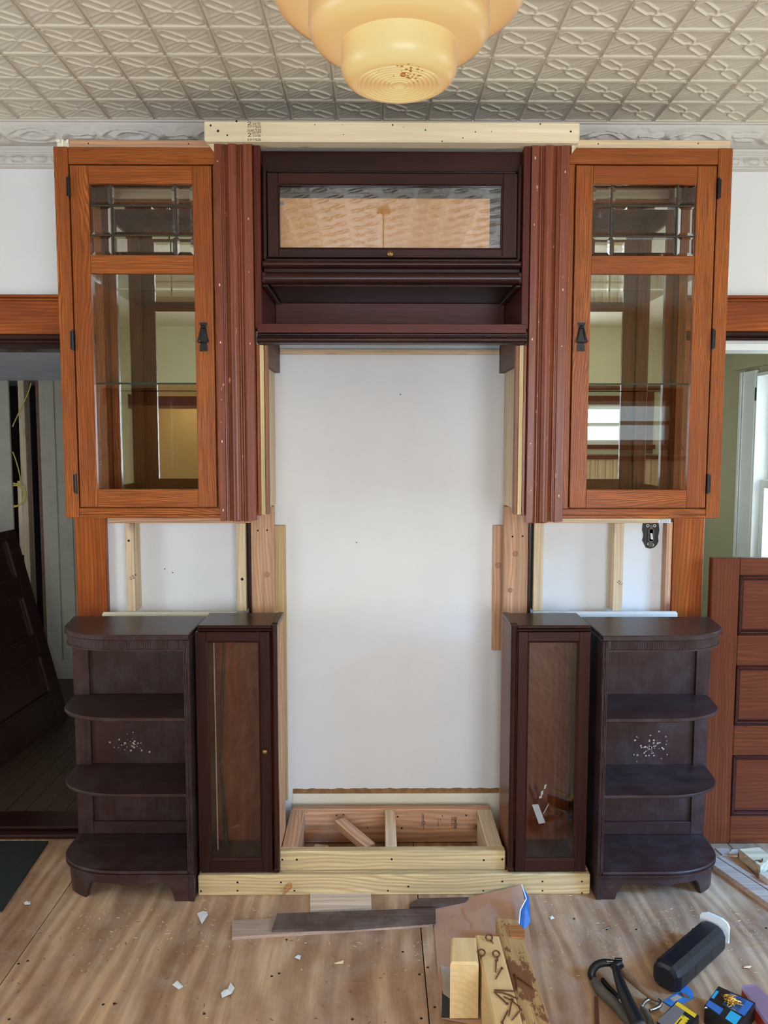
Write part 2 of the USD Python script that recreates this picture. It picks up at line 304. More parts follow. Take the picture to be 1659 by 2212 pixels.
def pane(name, tint, gloss=1.0, rough=.0):
    mat(name, {'fr': ('layer_weight', {'blend': .5}), 'p5': ('math', {'math_type': 'power', 'value2': 5.0}), 'ma': ('math', {'math_type': 'multiply_add', 'value2': .96, 'value3': .04}), 'mu': ('math', {'math_type': 'multiply', 'value2': gloss, 'use_clamp': True}), 'tr': ('transparent_bsdf', {'color': tint}),
               'gl': ('glossy_bsdf', {'color': (1, 1, 1), 'roughness': rough, 'distribution': 'ggx'}), 'mx': ('mix_closure', {})},
        [('fr.facing', 'p5.value1'), ('p5.value', 'ma.value1'), ('ma.value', 'mu.value1'), ('mu.value', 'mx.fac'), ('tr.BSDF', 'mx.closure1'), ('gl.BSDF', 'mx.closure2')], 'mx.closure')
pane('window_glass', (.97, .985, .98)); pane('old_glass', (.95, .95, .93), 1.0); pane('lid_glass', (.95, .95, .93), 1.9); pane('shelf_glass', (.86, .92, .89), 1.3)
plain('bevel_glass', (.97, .98, .97), .0, transmission_weight=1.0, ior=1.5)
plain('glass_edge', s2l(24, 48, 44), .15)
plain('mirror', (.80, .82, .80), .012, metal=1.0)
# ================================================================= THE SETTING
CEIL = 2.94
# ---- plywood floor, sheet by sheet
floor = struct('floor', 'plywood subfloor sheets with butted seams under the built-in', 'floor')
SX = [-3.2, -1.180, .155, 1.49, 3.2]
for i in range(4):
    for y0, y1 in ((-5.72, -3.3), (-3.3, .0)):
        part(floor, 'plywood_sheet', bx(SX[i]+.0016, SX[i+1]-.0016, y0+.0012, y1-.0012, -.018, 0, .001), 'plywood_y')
part(floor, 'subfloor', bx(-3.2, 3.2, -5.72, .12, -.06, -.019, 0), 'dark_void')
scr = []
for (px, py) in ((40, 2082), (20, 2202), (60, 2076), (223, 2170), (247, 2168), (441, 2190), (603, 2103), (587, 2109), (761, 2202), (910, 2200), (906, 2105), (939, 2176), (924, 2090), (619, 2030), (1310, 2008), (1497, 2007), (1375, 2008), (870, 2056), (1655, 2005), (1240, 1985)):
    p = fl(px, py); scr.append(move(lathe([(0, .0006), (.0042, .0006), (.0046, .0)], 10), (p[0], p[1], .0003)))
part(floor, 'screw_head', scr, 'hole', label='dark screw heads sunk in the plywood', kind='stuff')

# ---- back wall with the two door openings
LX, RX = XX(163, 1200, -.028)+.003, XX(1520, 1200, -.028)-.018
DOORH = 2.105
wall = struct('wall_back', 'white plaster wall behind the built-in with a doorway at either side', 'wall')
def mbox(x0, x1, y0, y1, z0, z1): return m3.Manifold.cube([x1-x0, y1-y0, z1-z0]).translate([x0, y0, z0])
core = mbox(-3.2, 3.2, .014, .13, 0, CEIL+.1) - mbox(-2.25, LX, 0, .2, -.1, DOORH) - mbox(RX, 2.3, 0, .2, -.1, DOORH)
part(wall, 'wall_core', core, 'drywall')
dz = ZZ(800, 1703, 0); hx0, hx1 = XX(632, 1705, 0), XX(1082, 1705, 0)
pts = [(-3.2, DOORH), (LX, DOORH), (LX, 0), (hx0, 0), (hx0, dz)]
for k in range(1, 60):
    pts.append((hx0+(hx1-hx0)*k/60, dz+.0018*math.sin(k*1.3)*math.sin(k*.37)+rnd.uniform(-.0012, .0012)))
pts += [(hx1, dz), (hx1, 0), (RX, 0), (RX, DOORH), (2.3, DOORH), (2.3, 0), (3.2, 0), (3.2, CEIL), (-3.2, CEIL), (-3.2, 0), (-2.25, 0), (-2.25, DOORH)]
skin = Polygon([p for p in pts]).buffer(0)
part(wall, 'plaster_skin', prism(skin if skin.geom_type == 'Polygon' else max(skin.geoms, key=lambda g: g.area), 'y', 0.0, .0138), 'drywall')
part(wall, 'stained_strip', bx(hx0-.002, hx1+.002, .004, .0139, ZZ(800, 1716, 0), dz+.006, .0), 'drywall_edge', label='brown stained torn edge below the plaster')
part(wall, 'old_baseboard_scar', bx(hx0, hx1, -.004, .0135, .0, ZZ(800, 1714, 0), .001), 'cream_paint', label='pale scar strip where the old baseboard stood')
wallm = [(866, 852, .006), (785, 1236, .003)]
part(wall, 'nail_hole', [move(xf(lathe([(0, .0005), (.0022, .0005), (.0024, 0)], 8), rotm(PI/2, (1, 0, 0))), (XX(a, b, 0), -.0004, ZZ(a, b, 0))) for a, b in ((865, 852), (770, 1172), (356, 1229), (373, 1237))], 'hole', kind='stuff')

sidewall = struct('wall_left', 'green painted side wall with window outside the left of the frame', 'wall')
part(sidewall, 'wall_core', mbox(-3.3, -3.2, -5.8, .13, 0, CEIL+.1) - mbox(-3.4, -3.1, -2.9, -1.7, .72, 2.28), 'green_paint')
sidewall2 = struct('wall_right', 'green painted side wall with window outside the right of the frame', 'wall')
part(sidewall2, 'wall_core', mbox(3.2, 3.3, -5.8, .13, 0, CEIL+.1) - mbox(3.1, 3.4, -2.5, -1.3, .72, 2.28), 'green_paint')
fw_ = struct('wall_front', 'pale green room wall behind the camera seen only in the mirrors', 'wall')
part(fw_, 'wall_core', mbox(-3.3, 3.3, -5.82, -5.72, 0, CEIL+.1) - mbox(-.68, .38, -6, -5.6, .67, 2.33) - mbox(.72, 1.88, -6, -5.6, .67, 2.33)
     - mbox(-2.55, -1.72, -6, -5.6, -.1, 2.05) - mbox(2.1, 2.95, -6, -5.6, 1.66, 2.1), 'green_paint')
part(fw_, 'wainscot', [bx(1.95+.085*k, 2.03+.085*k, -5.719, -5.70, 0, 1.5, .003) for k in range(15)], 'pine_z', label='tan beadboard wainscot', kind='stuff')
part(fw_, 'dado_rail', bx(1.95, 3.2, -5.719, -5.67, 1.5, 1.55, .006), 'old_door_x')
for x0, x1, z0, z1, y in ((-.68, .38, .67, 2.33, -5.72), (.72, 1.88, .67, 2.33, -5.72), (2.1, 2.95, 1.66, 2.1, -5.72)):
    part(fw_, 'window_casing', [bx(x0-.11, x0, y, y+.025, z0-.1, z1+.12), bx(x1, x1+.11, y, y+.025, z0-.1, z1+.12), bx(x0-.11, x1+.11, y, y+.03, z1, z1+.13), bx(x0-.13, x1+.13, y, y+.05, z0-.05, z0)], 'old_door_x')
part(fw_, 'door_casing', [bx(-2.68, -2.55, -5.72, -5.69, 0, 2.18), bx(-1.72, -1.59, -5.72, -5.69, 0, 2.18), bx(-2.72, -1.55, -5.72, -5.685, 2.05, 2.22)], 'old_door_z')
n_ = 0
for x0, x1, z0, z1 in ((-.68, .38, .67, 2.33), (.72, 1.88, .67, 2.33), (2.1, 2.95, 1.66, 2.1)):
    n_ += 1; w = struct(f'window_{n_+1}', f'sash window number {n_} in the wall behind the camera', 'window')
    part(w, 'window_frame', [bx(x0, x0+.04, -5.79, -5.74, z0, z1), bx(x1-.04, x1, -5.79, -5.74, z0, z1), bx(x0, x1, -5.79, -5.74, z0, z0+.05), bx(x0, x1, -5.79, -5.74, z1-.05, z1), bx(x0, x1, -5.79, -5.74, (z0+z1)/2-.02, (z0+z1)/2+.02)], 'white_paint')
    part(w, 'pane', bx(x0+.03, x1-.03, -5.768, -5.764, z0+.03, z1-.03, 0), 'window_glass')
daylight('daylight_front_002', .85, .44, (2.52, -5.81, 1.88), 'y', (.74, 1.0, .60), .20)
# the next room seen through the doorway behind the camera
nr = struct('wall_next_room', 'cream walls of the lit room behind the camera seen in the left mirror', 'wall')
part(nr, 'wall_core', (mbox(-3.6, -.9, -8.2, -8.1, 0, 2.5)+mbox(-3.6, -3.5, -8.1, -5.83, 0, 2.5)+mbox(-1.0, -.9, -8.1, -5.83, 0, 2.5)+mbox(-3.6, -.9, -8.2, -5.83, 2.4, 2.5)+mbox(-3.6, -.9, -8.2, -5.72, -.06, 0.0)), 'warm_wall')
dl = UsdLux.DiskLight.Define(stage, '/World/downlight_lamp'); dl.CreateRadiusAttr(.06); dl.CreateIntensityAttr(120); dl.CreateColorAttr(Gf.Vec3f(1, .78, .45)); UsdGeom.Xformable(dl.GetPrim()).AddTranslateOp().Set(Gf.Vec3d(-2.5, -7.6, 2.39))

# ---- pressed tin ceiling, tile by tile
ceil = struct('ceiling', 'painted pressed tin ceiling of square embossed tiles', 'ceiling')
S = .1752; CX0 = -1.0285-S*12; CY = -.128
seg = []
h1 = [(.075, .14), (.19, .085), (.49, .35), (.51, .46), (.36, .51), (.075, .27)]
for q in (h1, [(1-a, 1-b) for a, b in h1]):
    seg += [(q[i], q[(i+1) % 6], .9, .019) for i in range(6)]
seg += [((.34, .5), (.66, .5), .8, .016)]
for a, b in (((.60, .42), (.93, .15)), ((.56, .36), (.84, .08)), ((.07, .85), (.40, .58)), ((.16, .92), (.44, .64)), ((.66, .48), (.95, .3)), ((.05, .7), (.34, .52))): seg.append((a, b, .38, .022))
def tile_h(u, v):
    h = np.zeros_like(u)
    for (a, b), (c, d), amp, w in seg:
        t = np.clip(((u-a)*(c-a)+(v-b)*(d-b))/((c-a)**2+(d-b)**2), 0, 1)
        h = np.maximum(h, amp*np.exp(-((u-a-t*(c-a))**2+(v-b-t*(d-b))**2)/w**2))
    e = np.minimum(np.minimum(u, 1-u), np.minimum(v, 1-v))
    rib = 1.25*np.exp(-((e-.026)/.0145)**2) + .3*np.exp(-(e/.012)**2)
    leaf = (meshkit.fbm(np.stack([u*9, v*9, 0*u+3.3], -1), 3, 5)-.5)*1.3*np.clip(((u-.5)**2+(v-.5)**2)*2.2, 0, 1)*(e > .07)
    return np.maximum(h, rib) + leaf*.55
def tile_mesh(n):
    def f(u, v): return np.stack([u*S, (v-1)*S, -.0058*tile_h(u, v)], -1)
    m = grid(f, n, n); m.invert() if m.face_normals[:, 2].mean() > 0 else None; return m
def put_tile(src, ix, iy):
    p = _name(ceil, 'ceiling_tile'); m = UsdGeom.Mesh.Define(stage, p)
    m.GetPrim().GetReferences().AddInternalReference(src)
    m.ClearXformOpOrder(); m.AddTranslateOp().Set(Gf.Vec3d(CX0+ix*S, CY-iy*S, CEIL))
tiles = {}
for key, n in (('fine', 46), ('mid', 24)):
    m = tile_mesh(n); cp = '/World/Looks/tile_'+key
    c = stage.CreateClassPrim(cp); c.SetTypeName('Mesh'); usdkit.mesh(stage, cp, m, MAT['ceiling_tin'], True); c.SetSpecifier(Sdf.SpecifierClass); tiles[key] = cp
for iy in range(16):
    lo, hi = (9, 29) if iy < 7 else (11, 27)
    for ix in range(lo-2 if iy < 2 else lo, hi): put_tile(tiles['fine' if iy < 7 else 'mid'], ix-0, iy)
part(ceil, 'ceiling_sheet', bx(-3.2, 3.2, -5.72, .014, CEIL+.0035, CEIL+.06, 0), 'ceiling_tin')
def strip(u, v): return np.stack([-3.2+6.4*u, CY+(0-CY)*v, 0*u+CEIL+.001], -1)

# ---- cornice: fillet, cove with scrolls, bead, egg and dart, bottom bead
cor = struct('trim_1', 'painted pressed tin cornice with scrolls above an egg and dart band', 'cornice')
zb = ZZ(60, 363, 0); z1, z2, z3 = ZZ(60, 332, -.012), ZZ(60, 319, -.012), ZZ(60, 268, -.118)
prof = [(CY-.004, CEIL+.003), (CY-.002, CEIL-.012), (CY+.006, z3+.006)]
for k in range(25):
    a = k/24*PI/2; prof.append((CY+.008+(.118-.024)*(1-math.cos(a)), z3-(z3-z2)*math.sin(a)**1.0))
prof += [(-.026, z2-.001), (-.022, z2-.008), (-.014, z2-.012), (-.012, z1+.006), (-.018, z1+.002), (-.018, z1-.003), (-.012, z1-.006)]
n0 = len(prof)
for k in range(11): prof.append((-.012-.004*math.sin(k/10*PI), z1-.008-(z1-zb-.022)*k/10))
prof += [(-.012, zb+.012), (-.018, zb+.008), (-.018, zb+.002), (-.010, zb-.003), (0.0, zb-.004)]
prof = np.array(prof); NP = len(prof)
def cornice(u, v):
    j = np.clip((v*(NP-1)).round().astype(int), 0, NP-1); y, z = prof[j, 0].copy(), prof[j, 1].copy(); x = -3.2+6.4*u
    cv = (j >= 4) & (j <= 26); t = (j-3)/24.0; ph = (x+.035)/.37
    q = ph-np.floor(ph)-.5
    r = np.sqrt((q/.30)**2+((t-.45)/.34)**2)
    rel = np.where(r < 1.25, .9*np.exp(-((r-1)/.16)**2)+.7*np.exp(-((r-.55)/.14)**2), 0)
    q2 = np.abs(q)-.5
    rel = rel+np.exp(-((t-.38)/.05)**2)*(np.abs(q2) < .13)*.8+np.exp(-((t-.55)/.05)**2)*(np.abs(q2) < .10)*.7
    rel = rel+1.3*(meshkit.fbm(np.stack([x*24, t*3.2+np.sin(x*17)*.5, 0*x+9], -1), 3, 3)-.5)*(t > .1)*(t < .95)
    a = t*PI/2; d = np.where(cv, .017*rel*np.clip(t*6, 0, 1)*np.clip((1-t)*6, 0, 1), 0)
    y, z = y-d*np.sin(a)*.7-d*.3, z-d*np.cos(a)
    eg = (j >= n0) & (j < n0+11); s = (j-n0)/10.0; e = x/.082; e = e-np.floor(e)-.5
    re = np.sqrt((e/.30)**2+((s-.42)/.50)**2); egg = np.where(re < 1, np.sqrt(np.maximum(0, 1-re**2)), 0)+.7*np.exp(-((re-1.22)/.10)**2)
    y = np.where(eg, y-.010*egg*np.clip(s*8, 0, 1)*np.clip((1-s)*8, 0, 1), y)
    return np.stack([x, y, z], -1)
part(cor, 'cornice_moulding', grid(cornice, 1300, NP-1), 'cornice_paint', smooth=50)

# ---- door casings
def casing(n, label, xs, x0, x1, pyt):
    c = struct(f'trim_{n}', label, 'door casing')
    zt, zh = pyt
    part(c, 'side_board', [bx(xs[0], xs[1], -.028, -.0005, 0, zh-.01, .003), bx(xs[1]-.012 if x0 < 0 else xs[0], xs[1] if x0 < 0 else xs[0]+.012, -.034, -.0285, 0, zh-.012, .002)], 'casing_z')
    part(c, 'head_board', bx(x0, x1, -.03, -.0005, zh, zt-.024, .002), 'casing_x')
    part(c, 'cap_moulding', [bx(x0, x1, -.044, -.0005, zt-.012, zt, .004), bx(x0, x1, -.038, -.0005, zt-.024, zt-.0125, .004)], 'casing_x')
    part(c, 'bottom_moulding', [bx(x0, x1, -.040, -.0005, zh-.022, zh-.0005, .005), bx(x0, x1, -.034, -.0005, zh-.036, zh-.0225, .004)], 'mahogany_x')
    return c
LC0, LC1 = XX(163, 1200, -.028), XX(230, 1200, -.028)
RC0, RC1 = XX(1452, 1200, -.028), XX(1520, 1200, -.028)
lz, lzh = ZZ(60, 636, -.04), ZZ(60, 722, -.03)
rz, rzh = ZZ(1620, 638, -.04), ZZ(1620, 716, -.03)
lc = casing(2, 'orange stained wide door casing at the left doorway', (LC0, LC1), -2.25, LC1, (lz, lzh))
part(lc, 'door_jamb', [bx(-2.25, LX, .001, .14, DOORH-.03, DOORH-.001, .002), bx(LX-.003, LX-.0005, .001, .14, .037, DOORH-.031, .001)], 'mahogany_x')
rc = casing(3, 'orange stained wide door casing at the right doorway', (RC0, RC1), RC0, 2.3, (rz, rzh))
part(rc, 'door_jamb', [bx(RX, 2.3, .001, .14, DOORH-.03, DOORH-.001, .002)], 'white_paint', label='white painted head jamb')
part(rc, 'jamb_post', [bx(RX+.0005, RX+.015, .001, .14, .0, DOORH-.031, .002)], 'olive_paint')

# ---- hall beyond the left doorway
hf = struct('floor_hall', 'dark worn strip floor of the hall beyond the left doorway', 'floor')
for k in range(24): part(hf, 'plank', bx(-3.3+.09*k, -3.3+.09*k+.0885, .155, 3.2, 0, .028, .0012), 'hall_floor_y')
thr = part(hf, 'threshold', [bx(-2.25, LX+.02, -.045, .154, .0, .020, .006), bx(-2.25, LX+.02, .0, .154, .0205, .036, .006)], 'mahogany_x')
hw = struct('wall_hall', 'torn open white wall of the hall with bare studs beyond the left doorway', 'wall')
HB = 2.25; hz = ZZ(60, 822, HB)
def hx(px): return XX(px, 1000, HB)
part(hw, 'plaster_panel', bx(-3.4, hx(24), HB, HB+.02, .02, hz+.1, .002), 'grey_paint')
part(hw, 'wall_core', [bx(-3.4, -1.0, HB+.55, HB+.6, 0, 2.4, 0), bx(-1.0, -.95, .16, HB+.6, 0, 2.4, 0), bx(-3.42, -3.40, .14, HB+.6, 0, 2.4, 0)], 'dark_void')
part(hw, 'stud', bx(hx(44), hx(57), HB+.0, HB+.09, .02, hz+.05, .002), 'pine_z')
part(hw, 'stud', bx(hx(-40), hx(-27), HB+.021, HB+.11, .02, hz+.05, .002), 'pine_z')
part(hw, 'lath_edge', bx(hx(83), hx(90), HB-.01, HB+.06, .02, hz+.05, .001), 'lath')
part(hw, 'blocking', bx(hx(31), hx(46), HB+.03, HB+.06, .9, 1.42, .002), 'pine_z')
wp = []
x = hx(90)
for k, w in enumerate((.035, .07, .012, .09, .012, .16)):
    wp.append(bx(x, x+w, HB-.012-(.008 if k % 2 else 0), HB+.02, .12 if k != 1 else .05, hz+.05, .002)); x += w
part(hw, 'white_panelling', wp, 'grey_paint', label='off-white painted boards')
part(hw, 'baseboard', bx(hx(90), -1.0, HB-.03, HB+.02, .02, .16, .004), 'grey_paint')
hc = struct('ceiling_hall', 'low grey plaster ceiling of the hall beyond the left doorway', 'ceiling')
part(hc, 'ceiling_sheet', bx(-3.4, -1.0, .141, HB+.6, hz, hz+.05, 0), 'hall_ceiling')
hall_light = UsdLux.RectLight.Define(stage, '/World/hall_daylight'); hall_light.CreateWidthAttr(.5); hall_light.CreateHeightAttr(.9); hall_light.CreateColorAttr(Gf.Vec3f(.8, .88, 1)); hall_light.CreateIntensityAttr(2.4)
_x = UsdGeom.Xformable(hall_light.GetPrim()); _x.AddTranslateOp().Set(Gf.Vec3d(-3.38, 1.2, 1.4)); _x.AddRotateYOp().Set(-90)

# ---- kitchen beyond the right doorway
kx = 2.16
def ky(px): d = ray(px, 1000); return float(CAM[1]+d[1]*kx/d[0])
kf = struct('floor_kitchen', 'floor of the olive room beyond the right doorway', 'floor')
part(kf, 'floor_sheet', bx(.9, kx, .131, 3.2, -.02, .0, 0), 'hall_floor_y')
kw = struct('wall_kitchen', 'olive green walls of the room beyond the right doorway', 'wall')
wy0, wy1 = .25, ky(1636)
def kz(px, py): d = ray(px, py); return float(CAM[2]+d[2]*kx/d[0])
wz1, wz0 = kz(1640, 806), .75
part(kw, 'wall_core', mbox(kx, kx+.1, .131, 3.3, 0, 2.75) - mbox(kx-.1, kx+.2, wy0, wy1, wz0, wz1), 'olive_paint')
part(kw, 'rear_wall', [bx(.9, kx, 2.75, 2.8, 0, 2.75, 0), bx(.85, .9, .131, 2.8, 0, 2.75, 0)], 'olive_paint')
part(kw, 'picture_rail', bx(kx-.05, kx-.0005, .2, 2.7, kz(1600, 752)-.01, kz(1600, 752)+.03, .004), 'olive_paint')
kc = struct('ceiling_kitchen', 'olive ceiling of the room beyond the right doorway', 'ceiling')
part(kc, 'ceiling_sheet', bx(.9, kx, .131, 2.8, 2.70, 2.75, 0), 'olive_paint')
w1 = struct('window_1', 'white double hung window with metal latch seen through the right doorway', 'window')
ca = ky(1601)
part(w1, 'head_casing', bx(kx-.03, kx-.0005, .2, ky(1585), kz(1600, 800), kz(1600, 800)+.1, .003), 'olive_paint', label='olive painted head casing')
part(w1, 'side_casing', [bx(kx-.022, kx-.0005, wy1+.02, ca, wz0-.1, kz(1601, 806), .003), bx(kx-.030, kx-.0225, ca-.03, ca, wz0-.1, kz(1601, 806), .003), bx(kx-.028, kx-.0225, ca-.055, ca-.042, wz0-.1, kz(1601, 806), .002)], 'white_paint')
part(w1, 'jamb', [bx(kx-.02, kx+.10, wy1-.001, wy1+.018, wz0, wz1), bx(kx-.02, kx+.10, wy0, wy1, wz1-.02, wz1), bx(kx-.05, kx+.10, wy0, wy1+.04, wz0-.03, wz0)], 'white_paint')
mz = kz(1640, 1050)
part(w1, 'upper_sash', [bx(kx+.06, kx+.095, wy1-.045, wy1-.002, mz, wz1-.02), bx(kx+.06, kx+.095, wy0, wy1-.045, wz1-.06, wz1-.02), bx(kx+.06, kx+.095, wy0, wy1-.045, mz, mz+.035), bx(kx+.066, kx+.09, wy0, wy1-.045, (mz+wz1)/2, (mz+wz1)/2+.022)], 'white_paint')
part(w1, 'lower_sash', [bx(kx+.02, kx+.055, wy1-.05, wy1-.002, wz0, mz+.035), bx(kx+.02, kx+.055, wy0, wy1-.05, mz-.01, mz+.035), bx(kx+.02, kx+.055, wy0, wy1-.05, wz0, wz0+.06)], 'white_paint')
part(w1, 'pane', bx(kx+.076, kx+.079, wy0, wy1-.04, mz, wz1-.03, 0), 'window_glass'); part(w1, 'pane', bx(kx+.036, kx+.039, wy0, wy1-.04, wz0+.05, mz, 0), 'window_glass')
part(w1, 'latch', [bx(kx-.023, kx-.0205, wy1+.002, wy1+.016, kz(1634, 866), kz(1634, 838), .003)], 'black_iron')
nb = solo('neighbour_house', 'pale clapboard house wall outside the right doorway window', 'house', bx(5.2, 5.3, .6, 14, 0, 3.2, 0), 'siding')
for k in range(26): part(nb, 'clapboard', hull([(5.199, .6, .12*k), (5.199, 14, .12*k), (5.165, .6, .12*k), (5.165, 14, .12*k), (5.199, .6, .12*k+.118), (5.199, 14, .12*k+.118)]), 'siding')
# ================================================================= THE BUILT-IN
YC = -.47
def frame_rect(x0, x1, z0, z1, y0, y1, wl, wr, wt, wb, ins=.0):
    """stiles then rails of a panel frame (front at y0)."""
    return ([bx(x0, x0+wl, y0, y1, z0, z1), bx(x1-wr, x1, y0, y1, z0, z1)], [bx(x0+wl, x1-wr, y0+ins, y1, z1-wt, z1), bx(x0+wl, x1-wr, y0+ins, y1, z0, z0+wb)])
def pull(door, x, z0, z1):
    h = (z1-z0); y = YC-.0005; zc = (z0+z1)/2
    pl = [(-.0135, 0), (.0135, 0), (.0135, .018), (.0105, .026), (.0105, .034), (.0155, .040), (.0125, .062), (.0095, .080), (.0095, .088), (.0135, .094), (.0135, h), (-.0135, h), (-.0135, .094), (-.0095, .088), (-.0095, .080), (-.0125, .062), (-.0155, .040), (-.0105, .034), (-.0105, .026), (-.0135, .018)]
    hd = part(door, 'pull_handle', prism([(x+a, z0+b) for a, b in pl], 'y', y-.004, y), 'black_iron', label='black iron drop pull')
    zt, zb = z0+.082, z0+.030
    bail = [(x-.006, y-.010, zt), (x-.014, y-.013, zb+.014), (x-.0195, y-.015, zb+.003), (x-.014, y-.015, zb), (x+.014, y-.015, zb), (x+.0195, y-.015, zb+.003), (x+.014, y-.013, zb+.014), (x+.006, y-.010, zt)]
    # one bail ring, plus the hinge ball and two screws
    part(door, 'pull_bail', [tube(bail, .0028, 8)], 'black_iron', smooth=True)
    ball = trimesh.creation.icosphere(2, .0065); ball.apply_scale((1, .9, 1))
    part(door, 'pull_knuckle', [move(ball, (x, y-.009, zt+.002))]+[move(trimesh.creation.icosphere(1, .0022), (x, y-.004, zz)) for zz in (z0+.009, z1-.009)], 'black_iron', smooth=True)

def display_cabinet(side, label, P):
    """side -1: hinged on the left. P: pixel columns/rows of the photograph, at the cabinet's front plane."""
    xo = XA(*P['outer'], YC); pi = XA(*P['post'], YC); d0 = XA(*P['d0'], YC); xk = P['xk']; g0 = XA(*P['g0'], YC); g1 = XA(*P['g1'], YC); d1 = XA(*P['d1'], YC); xi = P['xi']
    z = {k: ZZ(P['px'], v, YC) for k, v in P['z'].items()}
    YB = -.035
    t = thing('display_cabinet', label, 'cabinet', ((xo+xi)/2, -.25, z['bot']))
    a, b = min(xo, pi), max(xo, pi)
    part(t, 'face_post', bx(a, b, YC-.004, YC+.022, z['bot'], z['top'], .002), 'oak_z')
    lo, hi = (b, xk) if side < 0 else (xk, a)
    part(t, 'top_rail', bx(lo, hi, YC, YC+.022, z['trail'], z['top']), 'oak_x')
    part(t, 'bottom_rail', [bx(lo, hi, YC, YC+.022, z['bot']+.012, z['brail']), bx(lo, hi, YC-.003, YC+.022, z['bot'], z['bot']+.0118)], 'oak_x')
    s0, s1 = (max(d0, d1)+.004, xk) if side < 0 else (xk, min(d0, d1)-.004)
    if s1 > s0: part(t, 'inner_stile', bx(s0, s1, YC+.004, YC+.022, z['brail'], z['trail']), 'oak_z')
    e0, e1 = (b-.004, max(d0, d1)+.006) if side < 0 else (min(d0, d1)-.006, a+.004)
    part(t, 'door_stop', [bx(e0-.004, e0+.014, YC+.0225, YC+.030, z['brail'], z['trail']), bx(e1-.014, e1+.004, YC+.0225, YC+.030, z['brail'], z['trail']), bx(e0+.014, e1-.014, YC+.0225, YC+.030, z['trail']-.012, z['trail']+.006), bx(e0+.014, e1-.014, YC+.0225, YC+.030, z['brail']-.002, z['brail']+.012)], 'oak_z')
    # carcass
    ra, rb = (xo+.002, xo+.045) if side < 0 else (xo-.045, xo-.002)
    part(t, 'rear_post', [bx(ra, rb, -.10, YB, z['bot'], z['top']), bx(ra+.004, rb-.004, -.112, -.1005, z['bot']+.02, z['top']-.02)], 'oak_z')
    part(t, 'cabinet_top', bx(min(xo, xi)+.002, max(xo, xi), YC+.0225, YB, z['top']-.02, z['top']-.001), 'oak_y')
    part(t, 'cabinet_bottom', bx(min(xo, xi)+.002, max(xo, xi), YC+.0225, YB, z['bot']+.012, z['brail']-.002), 'oak_y')
    part(t, 'inner_side', bx(xi-.02 if side < 0 else xi, xi if side < 0 else xi+.02, YC+.0225, YB, z['brail'], z['top']-.02), 'oak_z')
    sa = xo+.010 if side < 0 else xo-.014
    part(t, 'side_rail', [bx(sa-.006, sa+.010, YC+.0225, -.1125, z['top']-.10, z['top']-.02), bx(sa-.006, sa+.010, YC+.0225, -.1125, z['brail'], z['brail']+.05)], 'oak_y')
    part(t, 'side_pane', bx(sa, sa+.004, YC+.0225, -.1125, z['brail']+.05, z['top']-.10, 0), 'window_glass')
    m0, m1 = (rb+.030, xi-.0205) if side < 0 else (xi+.0205, ra-.030)
    q0, q1 = (rb, rb+.030) if side < 0 else (ra-.030, ra)
    part(t, 'back_stile', bx(q0, q1, -.060, YB, z['brail'], z['top']-.02), 'oak_z')
    part(t, 'back_ledger', bx(m0, m1, -.062, YB, ZZ(P['px'], 429, -.062), ZZ(P['px'], 396, -.062)), 'pine_x', label='knotty pine ledger')
    part(t, 'back_rail', bx(m0, m1, -.058, YB, ZZ(P['px'], 443, -.058), ZZ(P['px'], 429, -.062)-.0005), 'oak_x')
    part(t, 'mirror', bx(m0, m1, -.046, -.042, z['brail']+.002, ZZ(P['px'], 443, -.058)-.001, .0), 'mirror', label='mirror back')
    # glass shelves
    for zz in (z['s1'], z['s2']):
        sh = part(t, 'glass_shelf', bx(min(m0, q0), max(m1, q1), YC+.035, -.075, zz, zz+.006, 0), 'shelf_glass')
        part(sh, 'shelf_edge', bx(min(m0, q0), max(m1, q1), YC+.034, YC+.0348, zz, zz+.006, 0), 'glass_edge')
    # door
    dx0, dx1 = min(d0, d1), max(d0, d1); gx0, gx1 = min(g0, g1), max(g0, g1)
    D0, D1 = YC-.001, YC+.020
    dr = part(t, 'door', [bx(dx0, gx0, D0, D1, z['dbot'], z['dtop']), bx(gx1, dx1, D0, D1, z['dbot'], z['dtop'])], 'oak_z', label='oak door stiles')
    part(dr, 'door_rail', bx(gx0+.0003, gx1-.0003, D0+.0006, D1, z['g1t'], z['dtop']), 'oak_x')
    part(dr, 'door_rail', bx(gx0+.0003, gx1-.0003, D0+.0006, D1, z['g2t'], z['g1b']), 'oak_x')
    part(dr, 'door_rail', bx(gx0+.0003, gx1-.0003, D0+.0006, D1, z['dbot'], z['g2b']), 'oak_x')
    part(dr, 'pane', bx(gx0, gx1, YC+.008, YC+.012, z['g2b'], z['g2t'], 0), 'window_glass', label='plain lower glass')
    vx = [gx0]+sorted(XA(*c, YC) for c in P['came'])+[gx1]; vz = [z['g1b'], z['c2'], z['c1'], z['g1t']]
    for i in range(3):
        for j in range(3):
            A0, A1, B0, B1 = vx[i]+.001, vx[i+1]-.001, vz[j]+.001, vz[j+1]-.001; bv = .011
            hb = hull([(A0, YC+.010, B0), (A1, YC+.010, B0), (A0, YC+.010, B1), (A1, YC+.010, B1), (A0+bv, YC+.0065, B0+bv), (A1-bv, YC+.0065, B0+bv), (A0+bv, YC+.0065, B1-bv), (A1-bv, YC+.0065, B1-bv), (A0, YC+.012, B0), (A1, YC+.012, B0), (A0, YC+.012, B1), (A1, YC+.012, B1)])
            part(dr, 'bevelled_pane', hb, 'bevel_glass')
    cm = [bx(v-.0028, v+.0028, YC+.005, YC+.013, vz[0], vz[3], .001) for v in vx[1:3]]+[bx(vx[0], vx[3], YC+.005, YC+.013, v-.0028, v+.0028, .001) for v in vz[1:3]]
    part(dr, 'lead_came', cm, 'lead')
